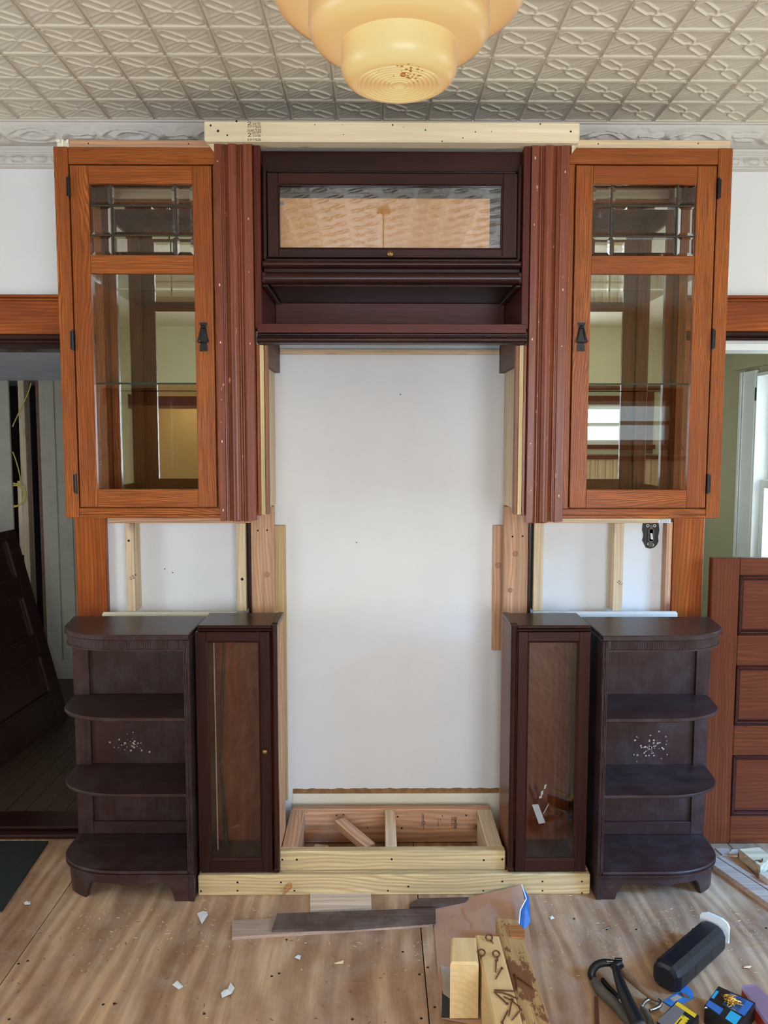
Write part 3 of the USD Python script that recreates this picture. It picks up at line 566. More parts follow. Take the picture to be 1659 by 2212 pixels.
    pull(dr, XX(P['pull'], 730, YC), ZZ(P['pull'], 759, YC), ZZ(P['pull'], 697, YC))
    for hpx, hpy in P['hinge']:
        hx_, hz_ = XX(hpx, hpy, YC), ZZ(hpx, hpy, YC)
        part(dr, 'hinge', [bx(hx_-.003, hx_+.003, YC-.008, YC+.01, hz_-.035, hz_+.035, .002), rod((hx_, YC-.009, hz_-.036), (hx_, YC-.009, hz_+.036), .0035, 8), bx(hx_-.010 if side < 0 else hx_, hx_ if side < 0 else hx_+.010, YC-.0065, YC-.0042, hz_-.032, hz_+.032, .0005)], 'black_iron')
    return t, z
XPL0, XPL1 = XA(461, 315, 478, 1125, -.485), XA(543, 315, 556, 1125, -.485)
XPR0, XPR1 = XA(1152, 315, 1134, 1125, -.485), XA(1234, 315, 1213, 1125, -.485)
cl, zl = display_cabinet(-1, 'oak cabinet with leaded glass door hinged at left, left of the dark centre unit', dict(
    outer=(119, 318, 139, 1118), post=(150, 330, 168, 1105), d0=(153, 357, 171, 1095), g0=(194, 397, 207, 1057), g1=(417, 397, 427, 1057), d1=(461, 357, 464.5, 1095), xi=XPL0+.018, xk=XPL0-.0008, px=310,
    z=dict(top=318, trail=354.5, dtop=357.5, g1t=397, g1b=551, g2t=591, g2b=1057, dbot=1095, brail=1097.5, bot=1119, c1=443.5, c2=507.5, s1=578, s2=829),
    came=((236, 400, 243, 540), (378, 400, 379, 540)), pull=440, hinge=((151, 404), (159.5, 735), (166, 1045))))
cr, zr = display_cabinet(1, 'oak cabinet with leaded glass door hinged at right, right of the dark centre unit', dict(
    outer=(1581, 320, 1555, 1120), post=(1552, 330, 1525, 1105), d0=(1549, 357, 1523, 1095), g0=(1505, 398, 1485, 1058), g1=(1282, 398, 1266, 1058), d1=(1246, 357, 1229, 1095), xi=XPR1-.018, xk=XPR1+.0008, px=1400,
    z=dict(top=320, trail=354.5, dtop=358, g1t=398, g1b=552.5, g2t=592, g2b=1058, dbot=1097, brail=1099.5, bot=1120, c1=444, c2=509.5, s1=579, s2=830),
    came=((1324, 400, 1320, 540), (1467, 400, 1462, 540)), pull=1255, hinge=((1550.5, 408), (1538, 733), (1527.5, 1045))))

# ---- fluted pilasters
def pilaster(x0, x1, label, zt, zb):
    w = x1-x0; y0 = -.488; yb = -.4485
    pr = [(0, yb), (0, y0)]
    for u, d in ((.17, 0), (.185, .006), (.215, .007), (.235, .003), (.265, .003), (.285, .009), (.31, .011), (.335, .010)): pr.append((u, y0+d))
    for k in range(13):
        a = k/12*PI; pr.append((.34+.26*(1-math.cos(a))/2+.0, y0+.009-.0135*math.sin(a)))
    for u, d in ((.605, .010), (.63, .011), (.655, .009), (.675, .003), (.705, .003), (.725, .007), (.755, .006), (.77, 0), (.985, 0), (1, .003), (1, yb-y0)): pr.append((u, y0+d))
    poly = [(x0+u*w, y) for u, y in pr]
    m = prism(poly, 'z', zb, zt)
    v = m.vertices; low = v[:, 2] < zb+.001; v[low, 2] += (meshkit.noise(np.stack([v[low, 0]*160, v[low, 0]*0, v[low, 0]*0], -1), 3)-.5)*.010; m.vertices = v
    t = thing('pilaster', label, 'pilaster', ((x0+x1)/2, -.467, zb))
    part(t, 'fluted_board', m, 'pilaster_z', smooth=25)
    holes = []; rng = random.Random(int(x0*1000))
    for k in range(7):
        for u in (.085, .88):
            if rng.random() < .45: continue
            zz = zb+(zt-zb)*(.05+.15*k)+rng.uniform(-.03, .03); rh = rng.uniform(.0013, .0028); e = lathe([(0, .0004), (rh, .0004), (rh*1.06, 0)], 8); e = xf(e, rotm(PI/2, (1, 0, 0))); e.apply_scale((1, 1, 1.9)); holes.append(move(e, (x0+u*w, y0-.0002, zz)))
    part(t, 'nail_hole', holes, 'pine_x', label='pale splintered nail holes', kind='stuff')
    return t
zpt, zpb = ZZ(510, 311, -.488), ZZ(510, 1125, -.488)
pilaster(XPL0, XPL1, 'worn reddish fluted pilaster board between the left cabinet and the dark centre unit', zpt, zpb)
pilaster(XPR0, XPR1, 'worn reddish fluted pilaster board between the dark centre unit and the right cabinet', ZZ(1190, 315, -.488), ZZ(1173, 1128, -.488))

# ---- dark mahogany overmantel
YO = -.455
ox0, ox1 = XPL1+.002, XPR0-.002
zt = min(ZZ(840, 318, YO), zpt-.001)
om = thing('overmantel_cabinet', 'dark mahogany centre unit with a lift-up glass lid above an open shelf', 'cabinet', ((ox0+ox1)/2, -.25, ZZ(840, 742, -.49)))
tk = .024
zsb, zst = ZZ(840, 742, -.49), ZZ(840, 700, -.478)
part(om, 'side_panel', bx(ox0, ox0+tk, -.478, -.002, zst-.016, zt), 'red_mahogany_z'); part(om, 'side_panel', bx(ox1-tk, ox1, -.478, -.002, zst-.016, zt), 'red_mahogany_z')
ix0, ix1 = ox0+tk+.0005, ox1-tk-.0005
bz0 = ZZ(840, 613, YO); bz1 = ZZ(840, 559, YO)
part(om, 'header_panel', bx(ix0, ix1, YO+.030, YO+.05, ZZ(840, 371, YO+.03), zt), 'mahogany_x')
part(om, 'header_bead', tube([(ix0+.02, YO+.026, ZZ(840, 371, YO+.02)), (0, YO+.026, ZZ(840, 371, YO+.02)), (ix1-.02, YO+.026, ZZ(840, 371, YO+.02))], .0035, 8), 'mahogany_x', smooth=True)
for xa in (XX(571, 460, YO), XX(1123, 460, YO)):
    part(om, 'corner_post', tube([(xa, YO+.004, bz1-.002), (xa, YO+.004, (bz1+zt)/2), (xa, YO+.004, ZZ(840, 358, YO))], .0085, 12), 'mahogany_z', smooth=50)
part(om, 'top_board', bx(ix0, ix1, YO+.0505, -.014, zt-.022, zt-.002), 'mahogany_x')
# lid
l0, l1 = XX(578, 465, YO), XX(1117, 465, YO); lt, lb = ZZ(840, 374, YO), ZZ(840, 557, YO)
gx0, gx1, gt, gb = XX(601, 465, YO), XX(1086.5, 465, YO), ZZ(840, 398, YO), ZZ(840, 538, YO)
lid = part(om, 'lid_frame', bx(l0, gx0, YO, YO+.02, lb, lt), 'mahogany_z', label='mahogany frame of the glass lid')
part(lid, 'lid_stile', bx(gx1, l1, YO, YO+.02, lb, lt), 'mahogany_z')
part(lid, 'lid_rail', bx(gx0+.0003, gx1-.0003, YO+.0005, YO+.02, gt, lt), 'mahogany_x'); part(lid, 'lid_rail', [bx(gx0+.0003, gx1-.0003, YO+.0005, YO+.02, lb, gb), bx(l0, l1, YO-.004, YO-.0002, lb+.001, lb+.007, .0015)], 'mahogany_x')
part(lid, 'glass_bead', [bx(gx0, gx1, YO+.001, YO+.012, gt-.005, gt-.0003), bx(gx0, gx1, YO+.001, YO+.012, gb+.0003, gb+.005), bx(gx0+.0003, gx0+.005, YO+.001, YO+.012, gb+.005, gt-.005), bx(gx1-.005, gx1-.0003, YO+.001, YO+.012, gb+.005, gt-.005)], 'mahogany_x')
part(lid, 'pane', bx(gx0, gx1, YO+.013, YO+.016, gb, gt, 0), 'lid_glass')
kx_, kz_ = XX(843, 550, YO), ZZ(843, 550, YO)
part(lid, 'knob', move(xf(lathe([(0, .020), (.005, .0195), (.0098, .016), (.0105, .012), (.008, .008), (.005, .005), (.0055, 0), (0, 0)], 24), rotm(PI/2, (1, 0, 0))), (kx_, YO-.0002, kz_)), 'brass', smooth=40)
part(om, 'backing_card', [bx(gx0+.002, gx1-.044, YO+.0205, YO+.0225, lb+.01, ZZ(840, 425, YO), 0)], 'cardboard', label='brown card behind the lid glass')
part(om, 'paper_tag', bx(gx0+.003, gx0+.018, YO+.019, YO+.0203, ZZ(610, 440, YO), ZZ(610, 431, YO), 0), 'grey_print')
part(om, 'box_back', bx(ix0, ix1, -.085, -.065, ZZ(840, 612, YO-.02)-.004, zt-.023), 'mahogany_x')
# moulded lower edge of the lid box
def edge(z0, z1, ya, yb_, bulge):
    pr = [(yb_, z0), (yb_, z1)]
    for k in range(13):
        a = k/12*PI; pr.append((ya-bulge*math.sin(a), z1-(z1-z0)*(1-math.cos(a))/2))
    return pr
zA, zB, zC, zD = ZZ(840, 563, YO-.02), ZZ(840, 577, YO-.02), ZZ(840, 588, YO-.02), ZZ(840, 612, YO-.02)
mx0, mx1 = XX(570, 580, YO-.01), XX(1123, 580, YO-.01)
part(om, 'edge_moulding', [prism(edge(zB, zA, YO-.012, YO+.02, .012), 'x', mx0, mx1)], 'mahogany_x', smooth=30)
part(om, 'cove_moulding', [prism([(YO+.02, zC), (YO+.02, zB), (YO-.008, zB), (YO-.002, zB-.004), (YO+.001, zC+.004), (YO-.004, zC)], 'x', mx0, mx1)], 'mahogany_x', smooth=30)
part(om, 'edge_moulding', [prism(edge(zD, zC, YO-.010, YO+.02, .017), 'x', mx0, mx1)], 'mahogany_x', smooth=30)
for xa, s in ((mx0, 1), (mx1, -1)):
    part(om, 'moulding_return', [bx(xa-.008*s, xa+.010*s, YO-.026, -.10, zD-.001, zC+.002, .006), bx(xa-.006*s, xa+.008*s, YO-.02, -.10, zB, zA, .005), bx(xa-.006*s, xa+.014*s, YO-.008, -.088, zD-.012, zD-.0015, .003)], 'mahogany_y')
part(om, 'box_floor', bx(mx0+.02, mx1-.02, YO+.021, -.0865, zD-.004, zD+.012), 'mahogany_x')
part(om, 'box_front', bx(mx0, mx1, YO+.006, YO+.0205, zB, bz1+.001), 'mahogany_x')
part(om, 'niche_back', bx(ix0, ix1, -.085, -.066, zst-.016, ZZ(840, 612, YO-.02)-.0045), 'red_mahogany_x')
# mantel shelf
sx0, sx1 = XX(555.5, 722, -.49), XX(1137.5, 722, -.49)
part(om, 'shelf_board', bx(ix0, ix1, -.470, -.0, zst-.018, zst), 'mahogany_x')
zf = ZZ(840, 719, -.49)
def roll(z0, z1, y, r):
    pr = [(-.46, z0), (-.46, z1)]; pr += [(y+.006, z1), (y, z1-.003), (y, z1-.0075), (y+.005, z1-.0095), (y+.005, z1-.0115), (y-.002, z1-.0135)]
    for k in range(11):
        a = k/10*PI; pr.append((y-.003-r*math.sin(a), z1-.014-(z1-z0-.016)*(1-math.cos(a))/2))
    pr += [(y+.003, z0)]
    return pr
part(om, 'shelf_fascia', bx(sx0, sx1, -.485, -.471, zf, zst), 'red_mahogany_x')
part(om, 'shelf_moulding', prism(roll(zsb, zf-.0005, -.487, .010), 'x', sx0, sx1), 'mahogany_x', smooth=30)

# ---- side jamb stacks, brown support rails and pine side panels
for s, tg in ((-1, 'left'), (1, 'right')):
    xa = XPL1+.002 if s < 0 else XPR0-.002
    zb_, zt_ = ZZ(570, 1112, YC), zsb-.001 if False else zst-.0175
    j = thing('jamb_stack', f'oak, pale and brown board edges stacked under the {tg} end of the dark shelf', 'boards', (xa, -.4, zb_))
    part(j, 'oak_board', bx(xa, xa-s*.0118, YC+.008, -.431, zb_-.004, zsb-.002), 'casing_z'); part(j, 'pale_board', bx(xa-s*.0122, xa-s*.0265, YC+.004, -.431, zb_, zsb-.002), 'bevel_pine_z', label='pale yellow pine board edge')
    part(j, 'brown_board', bx(xa-s*.0268, xa-s*.040, YC+.012, -.431, zb_+.001, zsb-.002), 'stained_edge_z')
    p = thing('pine_side_panel', f'pale pine boards lining the {tg} side of the tall opening', 'panel', (xa-s*.03, -.16, zb_))
    for k in range(7):
        part(p, 'pine_board', bx(xa-s*.0075, xa+s*.005, -.430+.061*k, -.430+.061*(k+1)-.0012, zb_+.004, zst-.019), 'pine_z')
    xr = xa-s*.0080
    solo('support_rail', f'short dark brown rail under the {tg} end of the mantel shelf', 'rail', bx(xr, xr-s*.022, -.430, -.001, ZZ(598, 806, -.0), zst-.019, .002), 'old_wood_y')
zs0, zs1 = ZZ(840, 765.5, -.02), ZZ(840, 754, -.02)
solo('wall_cleat', 'pine cleat screwed across the white wall just under the mantel shelf', 'board', bx(XPL1+.034, XPR0-.034, -.022, -.0005, zs0, zs1), 'pine_x')

# ---- lumber over the top
YH = -.512
zb0, zb1 = ZZ(840, 309, YH), ZZ(840, 261.5, YH)
bx0, bx1 = XA(440, 265, 441, 300, YH), XA(1253.5, 268, 1252, 300, YH)
hd = thing('header_lumber', 'long pale two-by-four with grade stamp lying across the top of the built-in', 'lumber', ((bx0+bx1)/2, -.52, zpt+.001))
zlo = zpt+.001
part(hd, 'timber', bx(bx0, bx1, YH, -.4475, zlo, zb1, .005), 'pale_pine_x')
for t_, py, h_, px in (('2', 270, .0105, 534.5), ('1/4"EE', 269.5, .0075, 544.5), ('S-P-F NLGA', 276, .0082, 534.5), ('DLMC', 284.5, .0075, 534.5), ('325', 285.5, .0115, 550.5), ('2', 295.5, .013, 534.5), ('KD-HT', 289.5, .006, 545), ('1/4"EE', 295.5, .0065, 545), ('S-P-F NLGA', 304.5, .0082, 534.5)):
    m_ = text(t_, h_, (XX(px, py, YH), YH-.0003, ZZ(px, py, YH)), (1, 0, 0), (0, 0, 1), .0004)
    mx = {'S-P-F NLGA': .046, 'DLMC': .0235, '325': .021, 'KD-HT': .028, '1/4"EE': .028, '2': .011}[t_]
    v = np.array(m_.vertices); x0_ = v[:, 0].min(); v[:, 0] = x0_+(v[:, 0]-x0_)*mx/(v[:, 0].max()-x0_); m_.vertices = v
    part(hd, 'grade_stamp', m_, 'ink', kind='stuff')
part(hd, 'nail_hole', [move(xf(lathe([(0, .0005), (r, .0005), (r*1.1, 0)], 8), rotm(PI/2, (1, 0, 0))), (XX(a, b, YH), YH-.0002, ZZ(a, b, YH))) for a, b, r in ((455, 271, .0032), (471, 283, .0040), (491, 292, .0026), (511, 262, .0035), (680, 270, .0015), (742, 291, .0015), (848, 270, .0028), (919, 281, .0022), (1027, 285, .002), (955, 305, .002), (1000, 298, .0018), (1167, 268, .0024), (1233, 284, .0032), (1062, 284, .0015), (740, 270, .0012), (872, 275, .0013))], 'hole', kind='stuff')
wx = XX(461, 318, -.5)
solo('wood_wedge', 'small pale wedge under the left end of the top lumber', 'wedge', hull([(wx-.022, y, zlo-.001) for y in (-.487, -.462)]+[(wx, y, zlo-.001) for y in (-.487, -.462)]+[(wx, y, zlo-.028) for y in (-.487, -.462)]), 'pine_y')
wx = XX(1237, 318, -.5)
solo('wood_wedge', 'small pale wedge under the right end of the top lumber', 'wedge', hull([(wx+.022, y, zlo-.001) for y in (-.487, -.462)]+[(wx, y, zlo-.001) for y in (-.487, -.462)]+[(wx, y, zlo-.028) for y in (-.487, -.462)]), 'pine_y')
ta, tb = XX(148, 310, YC), XX(452, 305, YC)
la = solo('cabinet_top_strip', 'pale lumber strip lying on top of the left oak cabinet', 'lumber', bx(ta, tb, YC+.004, YC+.085, zl['top']+.0005, ZZ(300, 301, YC), .002), 'pink_pine_x')
part(la, 'nail_hole', [move(xf(lathe([(0, .0005), (.0022, .0005), (.0024, 0)], 8), rotm(PI/2, (1, 0, 0))), (XX(a, b, YC), YC+.0038, ZZ(a, b, YC))) for a, b in ((190, 309), (407, 310))], 'hole', kind='stuff')
blk = [(120, 318), (120, 300), (147, 299), (147, 318), (141, 318), (141, 311), (135, 311), (135, 306), (130, 306), (130, 318)]
solo('notched_block', 'small chewed white block on the left end of the left oak cabinet', 'block', [bx(XX(120, 310, YC), XX(147, 310, YC), YC+.012, YC+.08, zl['top']+.0005, ZZ(130, 300, YC), .002), bx(XX(120, 310, YC), XX(129, 310, YC), YC+.003, YC+.0118, ZZ(130, 306, YC), ZZ(130, 300, YC), .001), bx(XX(131, 310, YC), XX(136, 310, YC), YC+.003, YC+.0118, zl['top']+.0005, ZZ(130, 300, YC), .001), bx(XX(142, 310, YC), XX(147, 310, YC), YC+.003, YC+.0118, ZZ(130, 308, YC), ZZ(130, 300, YC), .001)], 'cream_paint')
tc_, td = XX(1247, 310, YC), XX(1579.5, 310, YC)
lb_ = solo('cabinet_top_strip', 'pale lumber strip lying on top of the right oak cabinet', 'lumber', bx(tc_, td, YC+.004, YC+.085, zr['top']+.0005, ZZ(1400, 301, YC), .002), 'pine_x')
part(lb_, 'nail_hole', [move(xf(lathe([(0, .0005), (.0022, .0005), (.0024, 0)], 8), rotm(PI/2, (1, 0, 0))), (XX(a, b, YC), YC+.0038, ZZ(a, b, YC))) for a, b in ((1293, 310), (1509, 309))], 'hole', kind='stuff')

# ---- lumber on the wall below the cabinets
def board(name, label, cat, px0, px1, py, y0, y1, z0, z1, m, xlabel=None): return solo(name, label, cat, bx(XX(px0, py, y0), XX(px1, py, y0), y0, y1, z0, z1, .002), m)
zuL, zuR = zl['bot'], zr['bot']
YL = -.095
zlg0, zlg1 = ZZ(400, 1130, YL), ZZ(400, 1117, YL)
board('ledger_board', 'pinkish pine ledger on the wall under the left oak cabinet', 'board', 233, 541, 1125, YL, -.0005, zlg0, min(zlg1, zuL-.001), 'pink_pine_x')
lr = board('ledger_board', 'pine ledger on the wall under the right oak cabinet', 'board', 1142, 1449, 1125, YL, -.0005, zlg0, min(zlg1, zuR-.001), 'pine_x')
part(lr, 'paper_label', bx(XX(1422, 1124, YL), XX(1449, 1124, YL), YL-.001, YL-.0002, zlg0+.0005, zlg0+.013, 0), 'white_paper', label='white paper label with slanted ticks')
part(lr, 'label_ticks', [xf(bx(-.0008, .0008, -.0003, .0, -.005, .005, 0), trm((XX(1428+5*k, 1124, YL), YL-.0012, zlg0+.007)) @ rotm(.5, (0, 1, 0))) for k in range(4)], 'ink', kind='stuff')
zrl0, zrl1 = ZZ(400, 1332, -.10), ZZ(400, 1322, -.10)
for nm, lab, a, b, mt in (('chair_rail', 'white painted rail on the wall behind the left bookcase top', 221, 512, 'cream_paint'), ('chair_rail', 'white painted rail on the wall behind the right bookcase top', 1150, 1463, 'white_paint')):
    x0, x1 = XX(a, 1327, -.1), XX(b, 1327, -.1); solo(nm, lab, 'rail', [bx(x0, x1, -.1048, -.0945, zrl0-.02, zrl1-.004, .003), bx(x0+.004, x1-.004, -.1035, -.0945, zrl1-.0038, zrl1, .0015)], mt)
zst0 = zrl1+.0005
def stud(lab, a, b, m='pine_z', y=-.094, mk=None):
    s = board('wall_stud', lab, 'stud', a, b, 1230, y, -.0005, zst0, zlg0-.0005, m); return s
sA = stud('pale stud with a dark knot, left one under the left oak cabinet', 272, 290.5)
part(sA, 'knot', move(xf(lathe([(0, .0004), (.0048, .0004), (.005, 0)], 12), rotm(PI/2, (1, 0, 0))), (XX(278, 1168, -.094), -.0942, ZZ(278, 1168, -.094))), 'hole')
part(sA, 'pencil_mark', [text('2', .013, (XX(281, 1253, -.094), -.0942, ZZ(281, 1253, -.094)), (.96, 0, .28), (-.28, 0, .96), .0004), text('1"', .016, (XX(285.5, 1251, -.094), -.0942, ZZ(285, 1251, -.094)), (.96, 0, .28), (-.28, 0, .96), .0004)], 'ink')
sB = stud('pale stud with a chipped dark knot, right one under the left oak cabinet', 510, 531)
part(sB, 'knot', move(xf(lathe([(0, .0004), (.0058, .0004), (.006, 0)], 12), rotm(PI/2, (1, 0, 0))), (XX(523, 1251, -.094), -.0942, ZZ(523, 1251, -.094))), 'hole')
sC = stud('pale stud beside the right jamb, left one under the right oak cabinet', 1153, 1173)
sD = stud('pale stud with pencil numbers, right one under the right oak cabinet', 1325, 1346)
part(sD, 'pencil_mark', [text('2', .012, (XX(1332, 1257, -.094), -.0942, ZZ(1332, 1257, -.094)), (.8, 0, -.6), (.6, 0, .8), .0004), text('1/', .012, (XX(1335, 1260, -.094), -.0942, ZZ(1335, 1260, -.094)), (.8, 0, -.6), (.6, 0, .8), .0004)], 'ink')
solo('trim_strip', 'thin tan strip beside the right door casing under the oak cabinet', 'strip', bx(XX(1438, 1230, -.05), XX(1450, 1230, -.05), -.05, -.0005, zst0-.03, zlg0-.0005, .001), 'pink_pine_z')
solo('dark_strip', 'thin dark red strip beside the left pink jamb board', 'strip', bx(XX(536.5, 1230, -.085), XX(541.5, 1230, -.085), -.085, -.0005, .15, zlg0-.0005, .001), 'mahogany_z')
solo('dark_strip', 'thin dark red strip beside the right pink jamb board', 'strip', bx(XX(1141.5, 1230, -.085), XX(1147, 1230, -.085), -.085, -.0005, .15, zlg0-.0005, .001), 'mahogany_z')
zjt = ZZ(570, 1080, -.075)
pb = board('jamb_board', 'pink grained upright board at the left of the tall opening', 'board', 542.5, 592, 1230, -.075, -.035, .15, zb_ - .001, 'pink_pine_z')
part(pb, 'screw', [move(xf(lathe([(0, .0005), (.0036, .0005), (.0038, 0)], 10), rotm(PI/2, (1, 0, 0))), (XX(a, b, -.075), -.0752, ZZ(a, b, -.075))) for a, b in ((557, 1146), (577, 1145))], 'hole', kind='stuff')
pc = board('jamb_board', 'knotty upright board at the right of the tall opening', 'board', 1088, 1140.5, 1230, -.075, -.035, .15, zb_ - .001, 'pink_pine_z')
part(pc, 'screw', [move(xf(lathe([(0, .0005), (.0036, .0005), (.0038, 0)], 10), rotm(PI/2, (1, 0, 0))), (XX(a, b, -.075), -.0752, ZZ(a, b, -.075))) for a, b in ((1107, 1159), (1129, 1158))], 'hole', kind='stuff')
def rings(thing_, x, z, y, r):
    part(thing_, 'knot', [move(xf(lathe([(k-.0012, .0002), (k-.0006, .0005), (k, .0002)], 20), rotm(PI/2, (1, 0, 0)) ), (x, y, z)) for k in (r*.4, r*.75, r)], 'old_wood_y')
rings(pb, XX(577, 1241, -.075), ZZ(577, 1241, -.075), -.0752, .011); rings(pc, XX(1113, 1196, -.075), ZZ(1113, 1196, -.075), -.0752, .011); rings(pc, XX(1102, 1275, -.075), ZZ(1102, 1275, -.075), -.0752, .010)
qa = board('backing_board', 'short yellow pine board on the wall at the left of the tall opening', 'board', 590, 617, 1230, -.022, -.0005, .16, ZZ(604, 1135, -.022), 'treated_pine_z')
qb = board('backing_board', 'short knotty board on the wall at the right of the tall opening', 'board', 1065, 1090, 1230, -.022, -.0005, ZZ(1075, 1405, -.022), ZZ(1075, 1135, -.022), 'pink_pine_z')
rings(qb, XX(1076, 1221, -.022), ZZ(1076, 1221, -.022), -.0222, .012)
# switch
sx_, sz_ = XX(1405, 1155, 0), ZZ(1405, 1155, 0)
k_ = 1/F*3.39
sw = thing('light_switch', 'bare grey toggle switch in a ragged wall cut-out under the right oak cabinet', 'switch', (sx_, -.004, sz_))
hole_ = [(sx_+k_*a*1.05, sz_-k_*b*1.05) for a, b in ((-17, -24), (16, -24), (18, -10), (16, 4), (17, 14), (14, 21), (8, 27), (0, 29), (-9, 27), (-13, 19), (-17, 12), (-15, 0), (-18, -10))]
part(sw, 'wall_cutout', prism(hole_, 'y', -.0022, -.0003), 'black_print', label='ragged edge of the wall cut-out')
part(sw, 'switch_box', bx(sx_-k_*14, sx_+k_*14, -.004, -.0024, sz_-k_*13, sz_+k_*24, .001), 'black_print')
part(sw, 'yoke', [bx(sx_-k_*7, sx_+k_*7, -.010, -.0042, sz_-k_*14, sz_+k_*13, .002), bx(sx_-k_*4, sx_+k_*4, -.010, -.0042, sz_-k_*26, sz_+k_*22, .001)], 'grey_rubber')
part(sw, 'toggle', hull([(sx_-k_*2.2, -.0105, sz_-k_*8), (sx_+k_*2.2, -.0105, sz_-k_*8), (sx_-k_*2.2, -.0105, sz_+k_*4), (sx_+k_*2.2, -.0105, sz_+k_*4), (sx_-k_*1.6, -.022, sz_-k_*9), (sx_+k_*1.6, -.022, sz_-k_*9), (sx_-k_*1.6, -.022, sz_-k_*5), (sx_+k_*1.6, -.022, sz_-k_*5)]), 'white_paint')
part(sw, 'mounting_ear', [move(xf(trimesh.creation.annulus(k_*1.6, k_*3.6, .002), rotm(PI/2, (1, 0, 0))), (sx_+k_*a, -.006, sz_-k_*b)) for a, b in ((-7.5, -20), (7.5, -20), (-4, 20), (4, 22))], 'steel')
# ================================================================= BOOKCASES WITH ROUNDED ENDS
def bookcase(s, label, P):
    """s -1: straight side on the right, rounded end on the left (1: the other way round)."""
    YF, YB = P['yf'], -.212
    xs = P['xs']; ze = lambda py, y: ZZ(P['pc'], py, y)
    zt = ze(P['top'], YF)
    t = thing('bookcase', label, 'bookcase', (xs+s*.24, -.3, 0))
    YM = P['ym']
    def curve(xe, xf, yf, n=22):                                     # plan: straight front, rounded end, rounded back corner
        pts = [(xs, yf), (xf, yf)]
        for k in range(1, n+1):
            a = k/n*PI/2; pts.append((xf+(xe-xf)*math.sin(a)**.92, YM+(yf-YM)*math.cos(a)**.92 if k < n else YM))
        for k in range(1, n//3+1):
            a = k/(n//3)*PI/2; pts.append((xe-s*-.0+s*.0+(P['xb']-xe)*(1-math.cos(a)), YM+(YB-YM)*math.sin(a)))
        return pts
    def slab(xe, xf, yf, z0, z1, b=.004, xin=0.0):
        pg = Polygon([(x if i else x+s*xin, y) for i, (x, y) in enumerate(curve(xe, xf, yf))]+[(xs+s*xin, YB)])
        ms = []
        for zz, d in ((z0, b), (z0+b, 0), (z1-b, 0), (z1, b)):
            q = pg.buffer(-d, join_style=1) if d else pg
            c = np.array(q.exterior.coords)[:-1]; ms += [(x, y, zz) for x, y in c]
        return hull(ms)
    def band(xe, xf, yf, top, bot, th, du=None, n=400, xin=0.0):     # a bent board following the plan curve
        c = np.array(curve(xe, xf, yf, n=60)); c[0, 0] += s*xin
        L = np.r_[0, np.cumsum(np.linalg.norm(np.diff(c, axis=0), axis=1))]; u = np.linspace(0, L[-1], n)
        x, y = np.interp(u, L, c[:, 0]), np.interp(u, L, c[:, 1])
        tx, ty = np.gradient(x), np.gradient(y); l = np.hypot(tx, ty); nx, ny = (ty/l, -tx/l) if s < 0 else (-ty/l, tx/l)
        if (nx*0+ny*1)[2] > 0: nx, ny = -nx, -ny
        o = du(u, L[-1]) if du else 0*u; b = bot(u, L[-1]) if callable(bot) else np.full(n, bot)
        ring = [np.stack([x+nx*o, y+ny*o, b], 1), np.stack([x+nx*o, y+ny*o, np.full(n, top)], 1), np.stack([x-nx*th, y-ny*th, np.full(n, top)], 1), np.stack([x-nx*th, y-ny*th, b], 1)]
        v = np.vstack(ring); f = []
        for k in range(4):
            a, c2 = k*n, ((k+1) % 4)*n
            for i in range(n-1): f += [[a+i, a+i+1, c2+i+1], [a+i, c2+i+1, c2+i]]
        f += [[0, n, 2*n], [0, 2*n, 3*n], [n-1, 3*n-1, 2*n-1], [n-1, 4*n-1, 3*n-1]]
        m = trimesh.Trimesh(v, f, process=False); trimesh.repair.fix_normals(m); return m
    xe, xf = P['xe'], P['xf']
    zs = ze(P['slab'], YF)
    part(t, 'top_board', slab(xe, xf, YF, zs, zt, .003), 'dusty_mahogany_x')
    zf1, zf0 = zs-.0005, ze(P['frieze'], YF+.012)
    per = .0062
    part(t, 'reeded_frieze', band(xe-s*.012, xf, YF+.012, zf1, zf0, .014, lambda u, L: .0022*np.abs(np.sin(u/per*PI))*(u > .012), n=900, xin=.021), 'dusty_mahogany_x')
    part(t, 'frieze_bead', band(xe-s*.008, xf, YF+.008, zf0-.0003, zf0-.006, .016, n=80, xin=.021), 'dusty_mahogany_x')
    zbt = ze(P['btop'], YF+.004); zbm = ze(P['bmould'], YF)
    # straight side panel with its fluted front edge
    part(t, 'side_panel', bx(xs, xs+s*.020, YF+.010, YB, 0.0, zs-.0005, .002), 'dusty_mahogany_z')
    fp = [bx(xs+s*(.0004+.0052*k), xs+s*(.0048+.0052*k), YF+.001+.0015*(k % 2), YF+.0096, zbt+.0005, zs-.0005, .001) for k in range(4)]
    part(t, 'fluted_edge', fp, 'dusty_mahogany_z')
    # back panel
    xb = P['xb']; zp0, zp1 = zbt+.0005, zf1
    st = P['stile']
    part(t, 'back_stile', bx(xb, st, YB-.024, YB-.0005, zp0, zp1), 'dusty_mahogany_z')
    part(t, 'back_rail', bx(st-s*.0003, xs+s*.0205, YB-.023, YB-.0005, zp0, ze(P['brail'], YB)), 'dusty_mahogany_x')
    part(t, 'back_rail', bx(st-s*.0003, xs+s*.0205, YB-.023, YB-.0005, zf0-.03, zp1), 'dusty_mahogany_x')
    part(t, 'back_panel', bx(st+s*.004, xs+s*.0205, YB-.010, YB-.0002, ze(P['brail'], YB)-.004, zf0-.026), 'dusty_mahogany_z')
    for k, (pt, pb, dx) in enumerate(P['shelves']):
        part(t, 'shelf', slab(xe-s*dx, xf-s*.01, YF+.012, ze(pb, YF+.012), ze(pt, YF+.012), .003, .0208) if False else move(slab(xe-s*dx, xf-s*.01, YF+.012, ze(pb, YF+.012), ze(pt, YF+.012), .003, .0208), (0, 0, 0)), 'dusty_mahogany_x')
